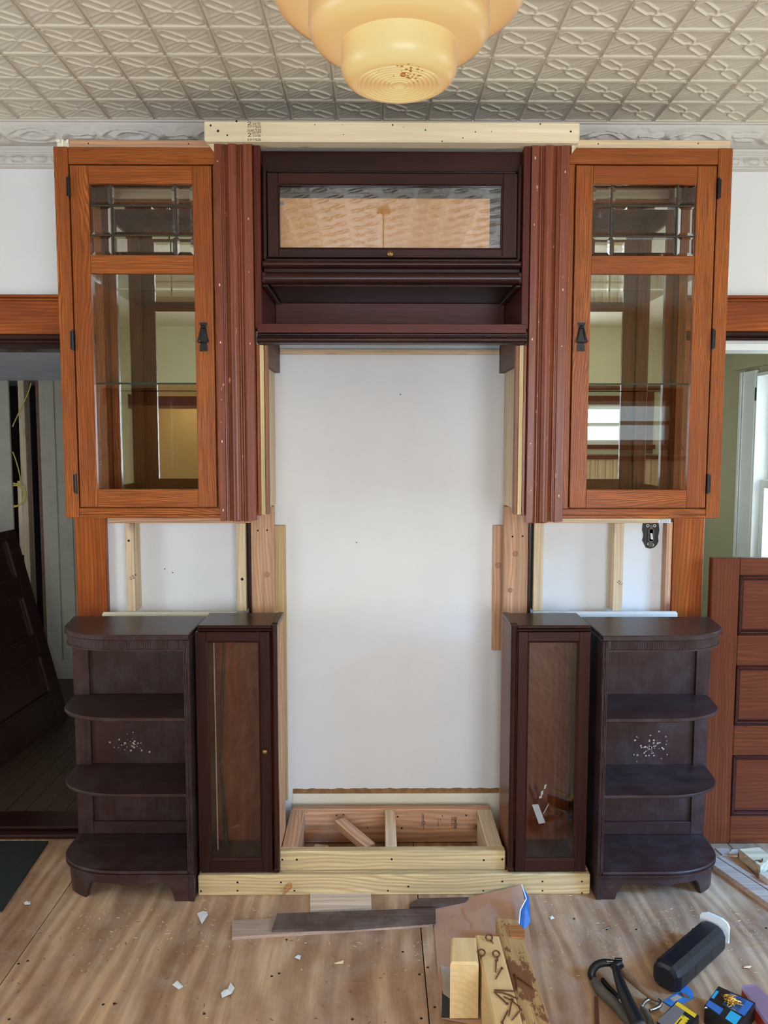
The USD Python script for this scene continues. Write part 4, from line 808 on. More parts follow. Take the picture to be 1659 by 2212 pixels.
    part(t, 'bottom_shelf', slab(xe+s*P['bo'], xf, YF+.004, zbm+.010, zbt, .003, .0205), 'dusty_mahogany_x')
    part(t, 'base_moulding', [band(xe+s*P['bo'], xf, YF+.001, zbm+.0095, zbm+.006, .02, n=70, xin=.0), band(xe+s*P['bo'], xf, YF+.003, zbm+.0055, zbm+.002, .02, n=70, xin=.0), band(xe+s*(P['bo']-.002), xf, YF+.006, zbm+.0018, zbm, .02, n=70, xin=.0)], 'dusty_mahogany_x')
    def bot(u, L):
        q = u/(P['lf']); z = np.zeros_like(q); tz = zbm-.028
        for i, v in enumerate(q):
            if v < .13: z[i] = 0.0
            elif v < .22: z[i] = tz*math.sin((v-.13)/.09*PI/2)**.7
            elif v < .90: z[i] = tz-.012*math.sin((v-.22)/.68*PI)**2*(.6+.4*math.cos((v-.22)/.68*4*PI))
            elif v < .98: z[i] = tz*max(0.0, math.cos((v-.90)/.08*PI/2))**.7
            elif v < 1.22: z[i] = 0.0
            elif v < 1.32: z[i] = tz*math.sin((v-1.22)/.10*PI/2)**.7
            else: z[i] = tz
        return z
    part(t, 'base_apron', band(xe+s*(P['bo']-.014), xf, YF+.014, zbm-.0003, bot, .016, n=260, xin=.0205), 'dusty_mahogany_x')
    part(t, 'rear_foot', bx(xe-s*.03, xe-s*.06, YB-.04, YB-.001, 0, zbm, .002), 'dusty_mahogany_z')
    dustm = []
    rng = random.Random(5+s)
    for k in range(60 if s > 0 else 34):
        a, r = rng.uniform(0, 2*PI), abs(rng.gauss(0, 1))
        dx, dz = .045*r*math.cos(a), .03*r*math.sin(a)
        c = P['dust']; dustm.append(move(xf_disc(rng.uniform(.0014, .0045)), (c[0]+dx, YB-.0106, c[1]+dz)))
    part(t, 'dust_spots', dustm, 'weathered_x', label='pale dusty spots on the back panel', kind='stuff')
    return t
def xf_disc(r): return xf(lathe([(0, .0004), (r, .0004), (r*1.02, 0)], 7), rotm(PI/2, (1, 0, 0)))
yfl = -.53
bookcase(-1, 'dark dusty bookcase with rounded left end, below the left oak cabinet', dict(yf=yfl, xs=XX(406.5, 1376, yfl), xe=-1.178, xf=-.94, ym=-.33, lf=.40, bo=.025, xb=XX(165, 1600, -.225), stile=XX(199, 1600, -.225), pc=320,
    top=1371.6, slab=1384, frieze=1402.5, btop=1883, bmould=1896.5, brail=1769, shelves=((1552, 1560, -.012), (1716.5, 1723, -.017)), dust=(XX(285, 1600, -.22), ZZ(285, 1608, -.22))))
bookcase(1, 'dark dusty bookcase with rounded right end, below the right oak cabinet', dict(yf=yfl, xs=XX(1303.5, 1378, yfl), xe=1.311, xf=1.07, ym=-.33, lf=.40, bo=.011, xb=XX(1526, 1600, -.225), stile=XX(1496, 1600, -.225), pc=1400,
    top=1373.5, slab=1385.5, frieze=1404, btop=1885, bmould=1898, brail=1770, shelves=((1553.5, 1561, .0), (1719.5, 1726, -.002)), dust=(XX(1405, 1615, -.22), ZZ(1405, 1615, -.22))))

# ================================================================= LOW FRAMES OF LUMBER
YBF = -.482
bzt = .080
base = thing('base_frame', 'yellowish lumber plinth frame lying on the plywood under the glass cabinets', 'lumber frame', (.06, -.36, 0))
bl, br_ = max(XX(415.5, 1915, YBF), XX(406.5, 1376, yfl)+.006), min(XX(1275, 1915, YBF), XX(1303.5, 1378, yfl)-.006)
part(base, 'front_board', bx(bl, br_, YBF, YBF+.036, 0, bzt, .004), 'treated_pine_x')
for a, b in ((bl, bl+.038), (-.416, -.378), (.496, .534), (br_-.038, br_)): part(base, 'cross_board', bx(a, b, YBF+.0365, -.2, 0, bzt, .003), 'treated_pine_y')
part(base, 'screw_hole', [move(xf_disc(r), (XX(a, b, YBF), YBF-.0003, ZZ(a, b, YBF))) for a, b, r in ((423, 1924, .0035), (434, 1925, .0038), (513, 1906, .0042), (513, 1924, .0035), (607, 1906, .0038), (636, 1924, .0036), (838, 1924, .0034), (882, 1915, .004), (1044, 1924, .0034), (1085, 1904, .004), (1172, 1904, .0038), (1172, 1924, .0036), (1257, 1904, .0036), (1257, 1929, .0036))], 'hole', kind='stuff')
YX = -.440
xz = ZZ(850, 1838.5, YX)
box = thing('hearth_box_frame', 'open pine box frame of four bays standing in the opening behind the plinth', 'lumber frame', (.03, -.24, 0))
xl_, xr_ = XX(598.5, 1855, YX)+.009, XX(1097, 1855, YX)-.009
YQ = -.052
part(box, 'front_board', bx(xl_, xr_, YX, YX+.038, 0, xz, .004), 'treated_pine_x')
xbl, xbr = XX(613, 1800, YQ), XX(1078, 1800, YQ)
part(box, 'back_board', bx(xl_+.01, xr_-.01, YQ-.036, YQ, .004, xz, .003), 'pink_pine_x')
for a, b, lab in ((602, 641.5, None), (832.5, 857, None), (1049, 1092, None)):
    if a == 832.5: x0, x1 = XX(833, 1826, YX+.04), XX(857.5, 1826, YX+.04)
    elif a == 602: x0, x1 = xl_+.005, xl_+.005+.060
    else: x0, x1 = xr_-.065, xr_-.005
    part(box, 'cross_board', bx(x0, x1, YX+.0385, YQ-.0365, .0, xz-.001, .003), 'pink_pine_y' if a == 602 else 'pine_y')
part(box, 'screw_hole', [move(xf_disc(r), (XX(a, b, YX), YX-.0003, ZZ(a, b, YX))) for a, b, r in ((610, 1857, .004), (641, 1857, .0045), (846, 1856, .0042), (1045, 1858, .0042), (1085, 1856, .0042))]
     + [move(xf_disc(r), (XX(a, b, YQ-.036), YQ-.0363, ZZ(a, b, YQ-.036))) for a, b, r in ((859, 1764, .004), (868, 1789, .0045), (727, 1761, .0035), (742, 1760, .0035), (794, 1788, .003), (1030, 1784, .0045), (1007, 1761, .004), (662, 1755, .002))], 'hole', kind='stuff')
yq = YQ-.0364
for s_, h_, px, py, bd in (('GreenFirst', .0125, 981.5, 1764, True), ('SELECT', .0115, 975, 1764, False)):
    m_ = text(s_, h_, (XX(px, py, yq), yq, ZZ(px, py, yq)), (0, 0, -1), (1, 0, 0), .0004, bd)
    v = np.array(m_.vertices); z0_ = v[:, 2].max(); L_ = z0_-v[:, 2].min(); v[:, 2] = z0_-(z0_-v[:, 2])*.052/L_; m_.vertices = v
    part(box, 'board_stamp', m_, 'ink', kind='stuff')
part(box, 'grade_stamp', [bx(XX(a, 1780, yq), XX(b, 1780, yq), yq-.0003, yq, ZZ(900, d, yq), ZZ(900, c, yq), 0) for a, b, c, d in ((911.5, 912.6, 1758, 1785), (914.4, 915.4, 1758, 1791), (913, 918, 1774, 1775), (917.4, 918.4, 1774, 1781), (946, 946.8, 1769, 1785), (951, 952, 1769, 1774), (954.5, 956, 1761, 1765))], 'ink', label='blurred mill grade stamp', kind='stuff')
def plank(a, b, w, th, up=(0, 0, 1)):
    a, b = np.asarray(a, float), np.asarray(b, float); ex = (b-a); L = np.linalg.norm(ex); ex /= L
    ey = np.cross(up, ex); ey /= np.linalg.norm(ey); ez = np.cross(ex, ey)
    T = np.eye(4); T[:3, 0], T[:3, 1], T[:3, 2], T[:3, 3] = ex, ey, ez, (a+b)/2
    return bx(-L/2, L/2, -w/2, w/2, -th/2, th/2, .002), T
m_, T_ = plank(at(733, 1776, -.16), at(800, 1833, -.335), .050, .030)
solo('lumber_offcut', 'brownish lumber offcut leaning across the left bay of the box frame', 'offcut', m_, 'pink_pine_x', local=True, T=T_)
m_, T_ = plank((-.262, -.345, .020), (-.222, -.20, .040), .060, .032)
solo('lumber_offcut', 'greenish yellow offcut in the left corner of the box frame', 'offcut', m_, 'treated_pine_x', local=True, T=T_)
m_, T_ = plank((-.120, -.345, .018), (-.135, -.24, .022), .070, .030)
solo('lumber_offcut', 'small yellow offcut under the leaning one in the box frame', 'offcut', m_, 'treated_pine_x', local=True, T=T_)

# ================================================================= TALL NARROW GLASS CABINETS
def glass_cabinet(s, label, P):
    """s -1: left one, its corner post on the right."""
    YG, YR = -.462, -.240; zb = bzt+.0008
    xp0, xp1 = P['post']; xo = P['outer']                             # post inner/outer, far side
    t = thing('glass_cabinet', label, 'cabinet', ((xp1+xo)/2, -.35, zb))
    ztop = ZZ(P['pc'], 1351.5, YG); ztr = ZZ(P['pc'], 1363.5, YG)
    lo, hi = min(xp1, xo), max(xp1, xo)
    part(t, 'top_board', bx(min(xo, xp0), max(xo, xp0), YG+.004, YR, ztop-.012, ztop, .002), 'mahogany_x')
    part(t, 'top_rail', prism(edge(ztr, ztop-.0125, YG+.004, YG+.03, .008), 'x', min(xo, xp0), max(xo, xp0)), 'mahogany_x', smooth=30)
    part(t, 'corner_post', [tube([((xp0+xp1)/2, YG+.006, zb+.004), ((xp0+xp1)/2, YG+.006, .5), ((xp0+xp1)/2, YG+.006, ztop-.001)], abs(xp1-xp0)/2, 14), bx(xp0, xp1, YG+.006, YG+.03, zb+.004, ztop), bx(min(xp0, xp1)-.001, max(xp0, xp1)+.001, YG-.008, YG+.02, zb, zb+.016, .004), bx(xp0, xp1, YG+.03, YR, ztop-.012, ztop+.0035)], 'mahogany_z', label='rounded corner post')
    part(t, 'side_panel', bx(xp1-s*0.0, xp1+s*.016, YG+.031, YR, zb, ztop-.013), P['side'], label='side panel facing the tall opening')
    part(t, 'side_panel', bx(xo, xo-s*.016, YG+.022, YR, zb, ztop-.013), 'mahogany_z')
    part(t, 'back_panel', bx(lo+.017, hi-.017, YR-.010, YR-.001, zb, ztop-.013), 'old_door_z')
    part(t, 'bottom_board', bx(lo+.017, hi-.017, YG+.03, YR-.0105, zb, zb+.018), 'mahogany_x')
    zbr = ZZ(P['pc'], 1880.5, YG)
    part(t, 'bottom_rail', prism(edge(zb+.002, zbr, YG+.002, YG+.03, .009), 'x', min(xp0, xo), max(xp0, xo)), 'mahogany_x', smooth=30)
    d0, d1 = sorted(P['door']); zd1, zd0 = ZZ(P['pc'], 1365.5, YG-.008), zbr+.001
    g0, g1 = sorted(P['glass']); zg1, zg0 = ZZ(P['pc'], 1385, YG-.008), ZZ(P['pc'], 1858, YG-.008)
    Y0, Y1 = YG-.010, YG+.008
    dr = part(t, 'door', [bx(d0, g0, Y0, Y1, zd0, zd1), bx(g1, d1, Y0, Y1, zd0, zd1)], 'mahogany_z', label='dark door stiles')
    part(dr, 'door_rail', bx(g0+.0003, g1-.0003, Y0, Y1, zg1, zd1), 'mahogany_x'); part(dr, 'door_rail', bx(g0+.0003, g1-.0003, Y0, Y1, zd0, zg0), 'mahogany_x')
    part(dr, 'glass_bead', [hull([(x, Y0+.001, zg0), (x+q*.007, Y0+.008, zg0+.007), (x, Y0+.014, zg0), (x, Y0+.001, zg1), (x+q*.007, Y0+.008, zg1-.007), (x, Y0+.014, zg1)]) for x, q in ((g0, 1), (g1, -1))]
         + [hull([(g0, Y0+.001, z), (g0+.007, Y0+.008, z+q*.007), (g0, Y0+.014, z), (g1, Y0+.001, z), (g1-.007, Y0+.008, z+q*.007), (g1, Y0+.014, z)]) for z, q in ((zg0, 1), (zg1, -1))], 'mahogany_z')
    part(dr, 'pane', bx(g0, g1, Y0+.009, Y0+.012, zg0, zg1, 0), 'old_glass')
    if P.get('knob'):
        part(dr, 'knob', move(xf(lathe([(0, .018), (.005, .0175), (.009, .014), (.0095, .011), (.007, .007), (.0045, .004), (.005, 0), (0, 0)], 24), rotm(PI/2, (1, 0, 0))), (XX(P['knob'][0], P['knob'][1], YG-.02), Y0-.0002, ZZ(P['knob'][0], P['knob'][1], YG-.02))), 'brass', smooth=40)
    return t, zb
gl, zb1 = glass_cabinet(-1, 'dark narrow glass cabinet with brass knob, beside the left bookcase', dict(pc=520, post=(XA(592, 1352, 585.5, 1880, -.462), XA(606, 1352, 598, 1880, -.462)-.002), outer=XA(436.5, 1352, 425, 1880, -.462),
    door=(XA(428.7, 1366, 423, 1880, -.472), XA(587, 1366, 583, 1880, -.472)), glass=(XA(451, 1385, 446, 1858, -.472), XA(566, 1385, 562, 1858, -.472)), side='pink_pine_z', knob=(572, 1624)))
gr, _ = glass_cabinet(1, 'dark narrow glass cabinet with paper scraps inside, beside the right bookcase', dict(pc=1190, post=(XA(1117, 1352, 1111, 1880, -.462), XA(1102, 1352, 1097.5, 1880, -.462)+.002), outer=XA(1273, 1352, 1269, 1880, -.462),
    door=(XA(1117.5, 1366, 1116, 1880, -.472), XA(1272.5, 1366, 1269, 1880, -.472)), glass=(XA(1137, 1385, 1136, 1858, -.472), XA(1249, 1385, 1245, 1858, -.472)), side='old_door_z'))
# what is kept inside
solo('iron_rod', 'long dark bent rod standing inside the left glass cabinet', 'rod', tube([(-.600, -.30, zb1+.02), (-.612, -.30, .45), (-.602, -.30, .70), (-.594, -.285, .93)], [.004, .004, .005, .002], 8), 'black_iron', smooth=True)
solo('iron_rod', 'shorter dark curved rod inside the left glass cabinet', 'rod', tube([(-.585, -.31, zb1+.02), (-.598, -.31, .30), (-.612, -.31, .48)], [.003, .005, .003], 8), 'black_iron', smooth=True)
solo('pale_stick', 'thin pale stick inside the left glass cabinet behind the left stile', 'stick', rod((-.622, -.33, zb1+.02), (-.624, -.33, .97), .0028, 8), 'weathered_x')
yc_ = -.254
def flat(pxs, y, th=.001): return hull([tuple(at(a, b, y)) for a, b in pxs]+[tuple(at(a, b, y)+np.array([0, th, 0])) for a, b in pxs])
solo('paper_strip', 'torn white paper strip inside the right glass cabinet', 'paper', flat(((1149, 1738), (1163, 1737), (1178, 1777), (1164, 1780)), yc_), 'white_paper')
solo('paper_strip', 'thin curled white paper bits above the torn strip inside the right glass cabinet', 'paper', [flat(((1176, 1696), (1181, 1694), (1179, 1703), (1175, 1705)), yc_), flat(((1169, 1710), (1174, 1707), (1173, 1716), (1168, 1719)), yc_), flat(((1164, 1721), (1171, 1718), (1170, 1724), (1165, 1725)), yc_)], 'white_paper')
solo('white_rod', 'thin white rod inside the right glass cabinet', 'rod', rod(at(1174, 1757, yc_-.003), at(1185, 1737, yc_-.003), .0018, 6), 'white_paper')

# ================================================================= CEILING LAMP
LY = -2.0
lx, lz0 = XX(862, 180, LY), ZZ(862, 184, LY)
mat('lamp_glass', {'lw': ('layer_weight', {'blend': .42}), 'r': ('rgb_ramp', {'ramp': [(0.0, (1.0, .80, .36)), (.3, (.97, .70, .27)), (.62, (.86, .50, .18)), (1.0, (.70, .34, .12))]}),
    'g': ('geometry', {}), 'sx': ('separate_xyz', {}), 'mr': ('map_range', {'from_min': lz0, 'from_max': lz0+.13, 'to_min': .92, 'to_max': 1.16}), 'e': ('emission', {'strength': 1.0}),
    'gl': ('glossy_bsdf', {'roughness': .35, 'color': (1, 1, 1)}), 'fr': ('fresnel', {'IOR': 1.4}), 'mx': ('mix_closure', {})},
    [('lw.facing', 'r.fac'), ('r.color', 'e.color'), ('g.position', 'sx.vector'), ('sx.z', 'mr.value'), ('mr.result', 'e.strength'), ('fr.fac', 'mx.fac'), ('e.emission', 'mx.closure1'), ('gl.BSDF', 'mx.closure2')], 'mx.closure')
LG = [(0.0, (1.0, .78, .34)), (.3, (.93, .62, .24)), (.62, (.80, .45, .17)), (1.0, (.62, .30, .11))]
mat('lamp_glass_outer', {'lw': ('layer_weight', {'blend': .42}), 'r': ('rgb_ramp', {'ramp': LG}), 'e': ('emission', {'strength': 1.0}), 'gl': ('glossy_bsdf', {'roughness': .35, 'color': (1, 1, 1)}), 'fr': ('fresnel', {'IOR': 1.4}), 'mx': ('mix_closure', {})}, [('lw.facing', 'r.fac'), ('r.color', 'e.color'), ('fr.fac', 'mx.fac'), ('e.emission', 'mx.closure1'), ('gl.BSDF', 'mx.closure2')], 'mx.closure')
lamp = thing('ceiling_lamp', 'stepped frosted glass ceiling lamp glowing warm yellow', 'lamp', (lx, LY, lz0))
def tier(pr): m = lathe([(r, z) for r, z in pr], 96); m.invert() if m.volume < 0 else None; return move(m, (lx, LY, lz0))
pr = [(0, .0022), (.006, .0018)]
for k in range(8):
    r = .010+.0075*k; pr += [(r, .0004), (r+.0022, -.0012), (r+.0045, -.0012), (r+.006, .0012)]
pr += [(.076, .0008), (.083, .004), (.090, .011), (.0945, .020), (.0955, .029), (.0952, .046), (.0956, .058)]
part(lamp, 'glass_bowl', tier(pr), 'lamp_glass', smooth=35, label='lowest drum with moulded rings')
part(lamp, 'glass_step', tier([(.0958, .0585), (.106, .0586), (.124, .0605), (.138, .067), (.1465, .078), (.1485, .090), (.1485, .118)]), 'lamp_glass_outer', smooth=35)
part(lamp, 'glass_step', tier([(.1490, .1185), (.164, .1187), (.184, .121), (.199, .128), (.207, .140), (.2095, .156), (.2085, .18), (.192, .212), (.150, .245), (.10, .262), (.062, .268)]), 'lamp_glass_outer', smooth=35)
part(lamp, 'lamp_fitter', tier([(.062, .2685), (.066, .275), (.066, .31), (.05, .325), (.010, .330), (.0035, .34), (.0035, CEIL-lz0-.03), (.03, CEIL-lz0-.025), (.036, CEIL-lz0-.014), (.036, CEIL-lz0-.008), (0, CEIL-lz0-.008)]), 'brass', smooth=35)
bugs = []; rb = random.Random(3)
for k in range(46):
    r, a = abs(rb.gauss(0, .022))+.012, rb.gauss(-PI/2+.35, .5)*1.0
    b = trimesh.creation.icosphere(1, rb.uniform(.0007, .0022)); b.apply_scale((1.3, 1, .4)); bugs.append(move(b, (lx+r*math.cos(a)+.006, LY-r*math.sin(a)*-1.0-.02, lz0-.0012)))
plain('bug', s2l(190, 122, 44), .8)
part(lamp, 'dead_insects', bugs, 'bug', kind='stuff', label='brown specks on the bottom rings')

# ================================================================= LOOSE DOORS
Yd = -.104
dx0 = XX(1529, 1500, Yd); dx1 = dx0+.86
dzt = ZZ(1600, 1206, Yd)
dd = thing('panel_door', 'reddish brown panelled door lying on its side against the right doorway', 'door', ((dx0+dx1)/2, Yd, 0))
xs1 = XX(1588.5, 1500, Yd)
part(dd, 'stile', bx(dx0, xs1, Yd, Yd+.038, .003, dzt, .003), 'old_door_z'); part(dd, 'stile', bx(dx1-.1, dx1, Yd, Yd+.038, .003, dzt, .003), 'old_door_z')
zz = [ZZ(1600, v, Yd) for v in (1206, 1243, 1372, 1438, 1567, 1632, 1762)]+[.003]
for a, b in ((0, 1), (2, 3), (4, 5), (6, 7)): part(dd, 'rail', bx(xs1+.0003, dx1-.1003, Yd+.0006, Yd+.038, zz[b], zz[a], .002), 'old_door_x')
for a, b in ((1, 2), (3, 4), (5, 6)):
    x0, x1, z1, z0 = xs1, dx1-.1, zz[a], zz[b]
    pn = part(dd, 'door_panel', bx(x0+.0003, x1-.0003, Yd+.016, Yd+.026, z0, z1, .001), 'old_door_x')
    for k, (i0, i1, yy) in enumerate(((.0, .006, -.004), (.0065, .013, .000), (.0135, .018, .004), (.0185, .024, .010))):
        part(pn, 'panel_moulding', [bx(x0+i0, x0+i1, Yd+yy, Yd+.0155, z0+i0, z1-i0, .0015), bx(x1-i1, x1-i0, Yd+yy, Yd+.0155, z0+i0, z1-i0, .0015), bx(x0+i0, x1-i0, Yd+yy, Yd+.0155, z0+i0, z0+i1, .0015), bx(x0+i0, x1-i0, Yd+yy, Yd+.0155, z1-i1, z1-i0, .0015)], 'red_mahogany_x' if k % 2 else 'mahogany_x')
# dark door leaning in the hall
A = fl(148, 1547, .03); B = fl(10, 1652, .03)
d_ = ray(92, 1130); Tp = CAM+d_*(5.2/float(d_@FW))
ex = (A-B); W = np.linalg.norm(ex); ex /= W; ev = Tp-A; ev -= ex*(ev@ex); Hh = np.linalg.norm(ev); ev /= Hh; en = np.cross(ex, ev)
if en@(CAM-A) < 0: en = -en
R4 = np.eye(4); R4[:3, 0], R4[:3, 1], R4[:3, 2] = ex, np.cross(ev, ex), ev; R4[:3, 3] = B
sg = 1 if (np.cross(ev, ex)@en) > 0 else -1
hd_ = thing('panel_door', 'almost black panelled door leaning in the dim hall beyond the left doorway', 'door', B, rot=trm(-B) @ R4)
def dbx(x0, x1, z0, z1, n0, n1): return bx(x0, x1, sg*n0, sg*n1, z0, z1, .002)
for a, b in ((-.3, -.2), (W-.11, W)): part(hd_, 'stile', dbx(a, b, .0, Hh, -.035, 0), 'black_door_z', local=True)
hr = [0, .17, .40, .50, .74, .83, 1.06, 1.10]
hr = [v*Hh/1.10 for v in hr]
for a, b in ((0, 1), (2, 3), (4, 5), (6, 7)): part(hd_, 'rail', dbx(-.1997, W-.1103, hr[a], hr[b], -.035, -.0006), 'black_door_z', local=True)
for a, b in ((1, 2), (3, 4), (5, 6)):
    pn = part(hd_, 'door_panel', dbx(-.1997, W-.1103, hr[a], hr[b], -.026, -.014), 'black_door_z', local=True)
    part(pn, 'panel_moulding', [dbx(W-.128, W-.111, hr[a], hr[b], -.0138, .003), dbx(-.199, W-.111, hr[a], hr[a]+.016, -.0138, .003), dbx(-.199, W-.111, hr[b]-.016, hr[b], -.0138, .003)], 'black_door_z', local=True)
m_, T_ = plank(fl(6, 1628, .035), at(-6, 1520, float(fl(6, 1628, .035)[1])+.02), .035, .012)
solo('lath_strip', 'short pale lath standing at the left edge in the hall', 'lath', m_, 'pine_x', local=True, T=T_)
Ych = HB-.016
def cab(pts): return [tuple(at(a, b, Ych)) for a, b in pts]
from scipy.interpolate import make_interp_spline
def spline(p, n=40):
    p = np.asarray(p, float); t = np.linspace(0, 1, len(p)); return make_interp_spline(t, p, k=min(3, len(p)-1))(np.linspace(0, 1, n))
ec = thing('electric_cable', 'yellow electric cable looping among the bare studs in the hall', 'cable', tuple(at(40, 1000, Ych)))
for m_ in [tube(spline(cab(((67, 827), (58, 855), (44, 885), (27, 922)))), .0045, 8), tube(spline(cab(((27, 976), (36, 1000), (44, 1035), (40, 1048), (29, 1049)))), .0045, 8), tube(spline(cab(((29, 1046), (44, 1047), (55, 1060), (52, 1080), (40, 1092), (29, 1095)))), .0045, 8), tube(spline(cab(((29, 1043), (40, 1050), (52, 1066), (48, 1085), (30, 1092)))), .0045, 8)]: part(ec, 'cable_length', m_, 'yellow_cable', smooth=True)
# ================================================================= ON THE FLOOR
def quad(pxs, z0, z1, zz=None):
    """A flat piece whose top outline at height z1 is seen at the given pixels."""
    t = [fl(a, b, z1) for a, b in pxs]
    return hull([tuple(p) for p in t]+[(p[0], p[1], z0) for p in t])
solo('floor_mat', 'dark green rubber mat on the plywood at the left edge of the picture', 'mat', quad(((-150, 1817), (104, 1817), (4, 1966), (-260, 1966)), .0004, .008), 'rubber_mat')
solo('pale_plank', 'pale grey plank under the dark one in front of the plinth', 'plank', quad(((501, 1988), (501, 2024), (935, 1995), (935, 1968)), .0004, .012), 'weathered_x')
solo('dark_plank', 'long dark scuffed plank lying on the pale one in front of the plinth', 'plank', quad(((599, 1973), (587, 2008), (760, 2004), (941, 1990), (941, 1961)), .0125, .022), 'dark_plank_x')
solo('dark_plank', 'short dark splintered plank half under the paper bag', 'plank', quad(((905, 1940), (885, 1952), (884, 1958), (945, 1958), (1005, 1945), (1012, 1938)), .0004, .010), 'dark_plank_x')
solo('white_board', 'small whitewashed board piece lying against the plinth', 'board', quad(((670, 1926), (712, 1929), (760, 1928), (801, 1926), (802.5, 1961), (670, 1966)), .0004, .010), 'white_wash_x')
ws = solo('wood_splinter', 'dark brown splinter leaning on the front of the plinth', 'splinter', hull([tuple(at(a, b, y)) for a, b, y in ((622, 1909, -.490), (631, 1908, -.490), (631, 1918, -.492), (615, 1933, -.515), (610, 1932, -.515))]+[tuple(at(a, b, y-.006)) for a, b, y in ((622, 1909, -.490), (631, 1908, -.490), (631, 1918, -.492), (615, 1933, -.515), (610, 1932, -.515))]), 'cedar_chip_x')

# paper bag
def bag(u, v):
    # u across, v from the far edge (leaning up on the plinth) to the near one
    tl, tr, bl_, br2 = (np.array(p, float) for p in ((934, 1958), (1128, 1911), (954, 2200), (1180, 2245)))
    px = ((1-u)*(1-v))[:, None]*tl+(u*(1-v))[:, None]*tr+((1-u)*v)[:, None]*bl_+(u*v)[:, None]*br2
    ztop = at(934, 1958, -.500)[2]*(1-u)+at(1128, 1911, -.500)[2]*u
    n = meshkit.fbm(np.stack([u*6, v*6, 0*u+1.7], -1), 4, 8)
    cre = np.abs(meshkit.fbm(np.stack([u*4.1+5, v*3.7, 0*u+4.2], -1), 3, 2)-.5)*2
    e = np.clip(np.minimum(u, 1-u)*9, 0, 1)
    f = np.clip(1-v/.26, 0, 1)
    z = .003+(ztop-.003)*f**1.25*(1-.25*(1-e))+e*np.clip(v*10, 0, 1)*np.clip(1.3-v*4.6, 0, 1)*(.020*n-.014*np.exp(-(cre/.06)**2))+.0022*n*e
    z = np.maximum(z, .0022)
    d = FW+((px[:, 0]-829.5)/F)[:, None]*RT+((1106-px[:, 1])/F)[:, None]*UP
    return CAM+d*((z-CAM[2])/d[:, 2])[:, None]
bagt = thing('paper_bag', 'crumpled brown paper bag with blue print lying under the foreground lumber', 'bag', (.28, -.8, 0))
g1 = grid(bag, 60, 70)
if g1.face_normals[:, 2].mean() < 0: g1.invert()
g2 = g1.copy(); v = g2.vertices.copy(); v[:, 2] -= .0012; g2.vertices = v; g2.invert()
part(bagt, 'bag_body', [g1, g2], 'kraft_paper', smooth=40)
bp = [fl(a, b, z) for a, b, z in ((1127, 1911, .104), (1143, 1938, .070), (1146, 1990, .030), (1131, 2009, .020), (1121, 1996, .030), (1124, 1966, .055), (1137, 1941, .080))]
bagm = trimesh.Trimesh(np.vstack([bp, np.mean(bp, 0)+np.array([.004, 0, .012]), np.array(bp)-np.array([0, 0, .003])]), [[i, (i+1) % 7, 7] for i in range(7)]+[[8+(i+1) % 7, 8+i, 7] for i in range(7)], process=False)
part(bagt, 'blue_gusset', bagm, 'blue_print', label='blue printed side of the bag')
part(bagt, 'gusset_edge', tube([tuple(fl(a, b, z)) for a, b, z in ((1127, 1911, .106), (1137, 1941, .083), (1124, 1966, .058), (1121, 1996, .033))], .0022, 6), 'white_paper', label='white torn paper edge')
part(bagt, 'dark_underside', quad(((955, 2140), (975, 2158), (975, 2198), (954, 2197)), .0045, .006), 'black_print', label='dark printed corner of the bag')
part(bagt, 'inner_paper', quad(((952, 2085), (972, 2090), (976, 2160), (957, 2146)), .0045, .0065), 'grey_paper')

# three timbers
def timber(name, label, far, near, z, zb, m, bev=.004):
    (a, b), (c, d) = [[fl(*p, z) for p in q] for q in (far, near)]
    pts = []
    cs = np.mean([a, b, c, d], 0)
    for p in (a, b, c, d):
        i = np.sign(cs[:2]-p[:2]); pts += [(p[0], p[1], z-bev), (p[0]+i[0]*bev, p[1]+i[1]*bev, z), (p[0], p[1], zb)]
    return solo(name, label, 'lumber', hull(pts), m)
def ext(q0, q1, t): return tuple(np.array(q1)+(np.array(q1)-np.array(q0))*t)
t1 = timber('short_timber', 'pale short timber block nearest the paper bag, left of the timbers', ((975, 2023), (1028, 2023)), ((972.5, 2080), (1034, 2080)), .18, .008, 'amber_lumber_y', .006)
t2 = timber('long_timber', 'smooth yellow timber carrying eye screws and nails', ((1026, 2018), (1078, 2020)), ((1073, 2240), (1138, 2240)), .17, .008, 'amber_lumber_y', .006)
t3 = timber('long_timber', 'rough flaking timber, rightmost of the timbers', ((1071, 1982), (1118, 1985)), ((1134, 2240), (1199, 2240)), .08, .008, 'rough_lumber_y', .004)
solo('wood_chip', 'square reddish wood chip lying on the rough timber', 'chip', quad(((1096, 1997), (1124, 1998), (1133.5, 2009), (1133.5, 2026), (1103, 2023)), .0805, .086), 'cedar_chip_x')
for k, (cx_, cy_, dx, dy, lab) in enumerate(((1056.5, 2026, .006, -.011, 'eye screw at the far end of the yellow timber'), (1040.5, 2058, -.004, -.013, 'eye screw at the left edge of the yellow timber'), (1072, 2061, .001, -.013, 'eye screw in the middle of the yellow timber'))):
    c = fl(cx_, cy_, .176); r = .0098
    ring = [(c[0]+r*math.cos(a), c[1]+r*math.sin(a)*.9, .1765+.004*math.sin(a)) for a in np.linspace(-1.4, 4.4, 30)]
    e = thing('eye_screw', lab, 'screw', (c[0], c[1], .1705))
    part(e, 'eye_ring', tube(ring, .0025, 8), 'rusty_steel', smooth=True)
    part(e, 'screw_shank', tube([ring[0], (c[0]+dx, c[1]+dy*1.25, .174), (c[0]+dx*1.6, c[1]+dy*2.1, .1728)], [.0025, .0024, .0012], 8), 'rusty_steel', smooth=True)
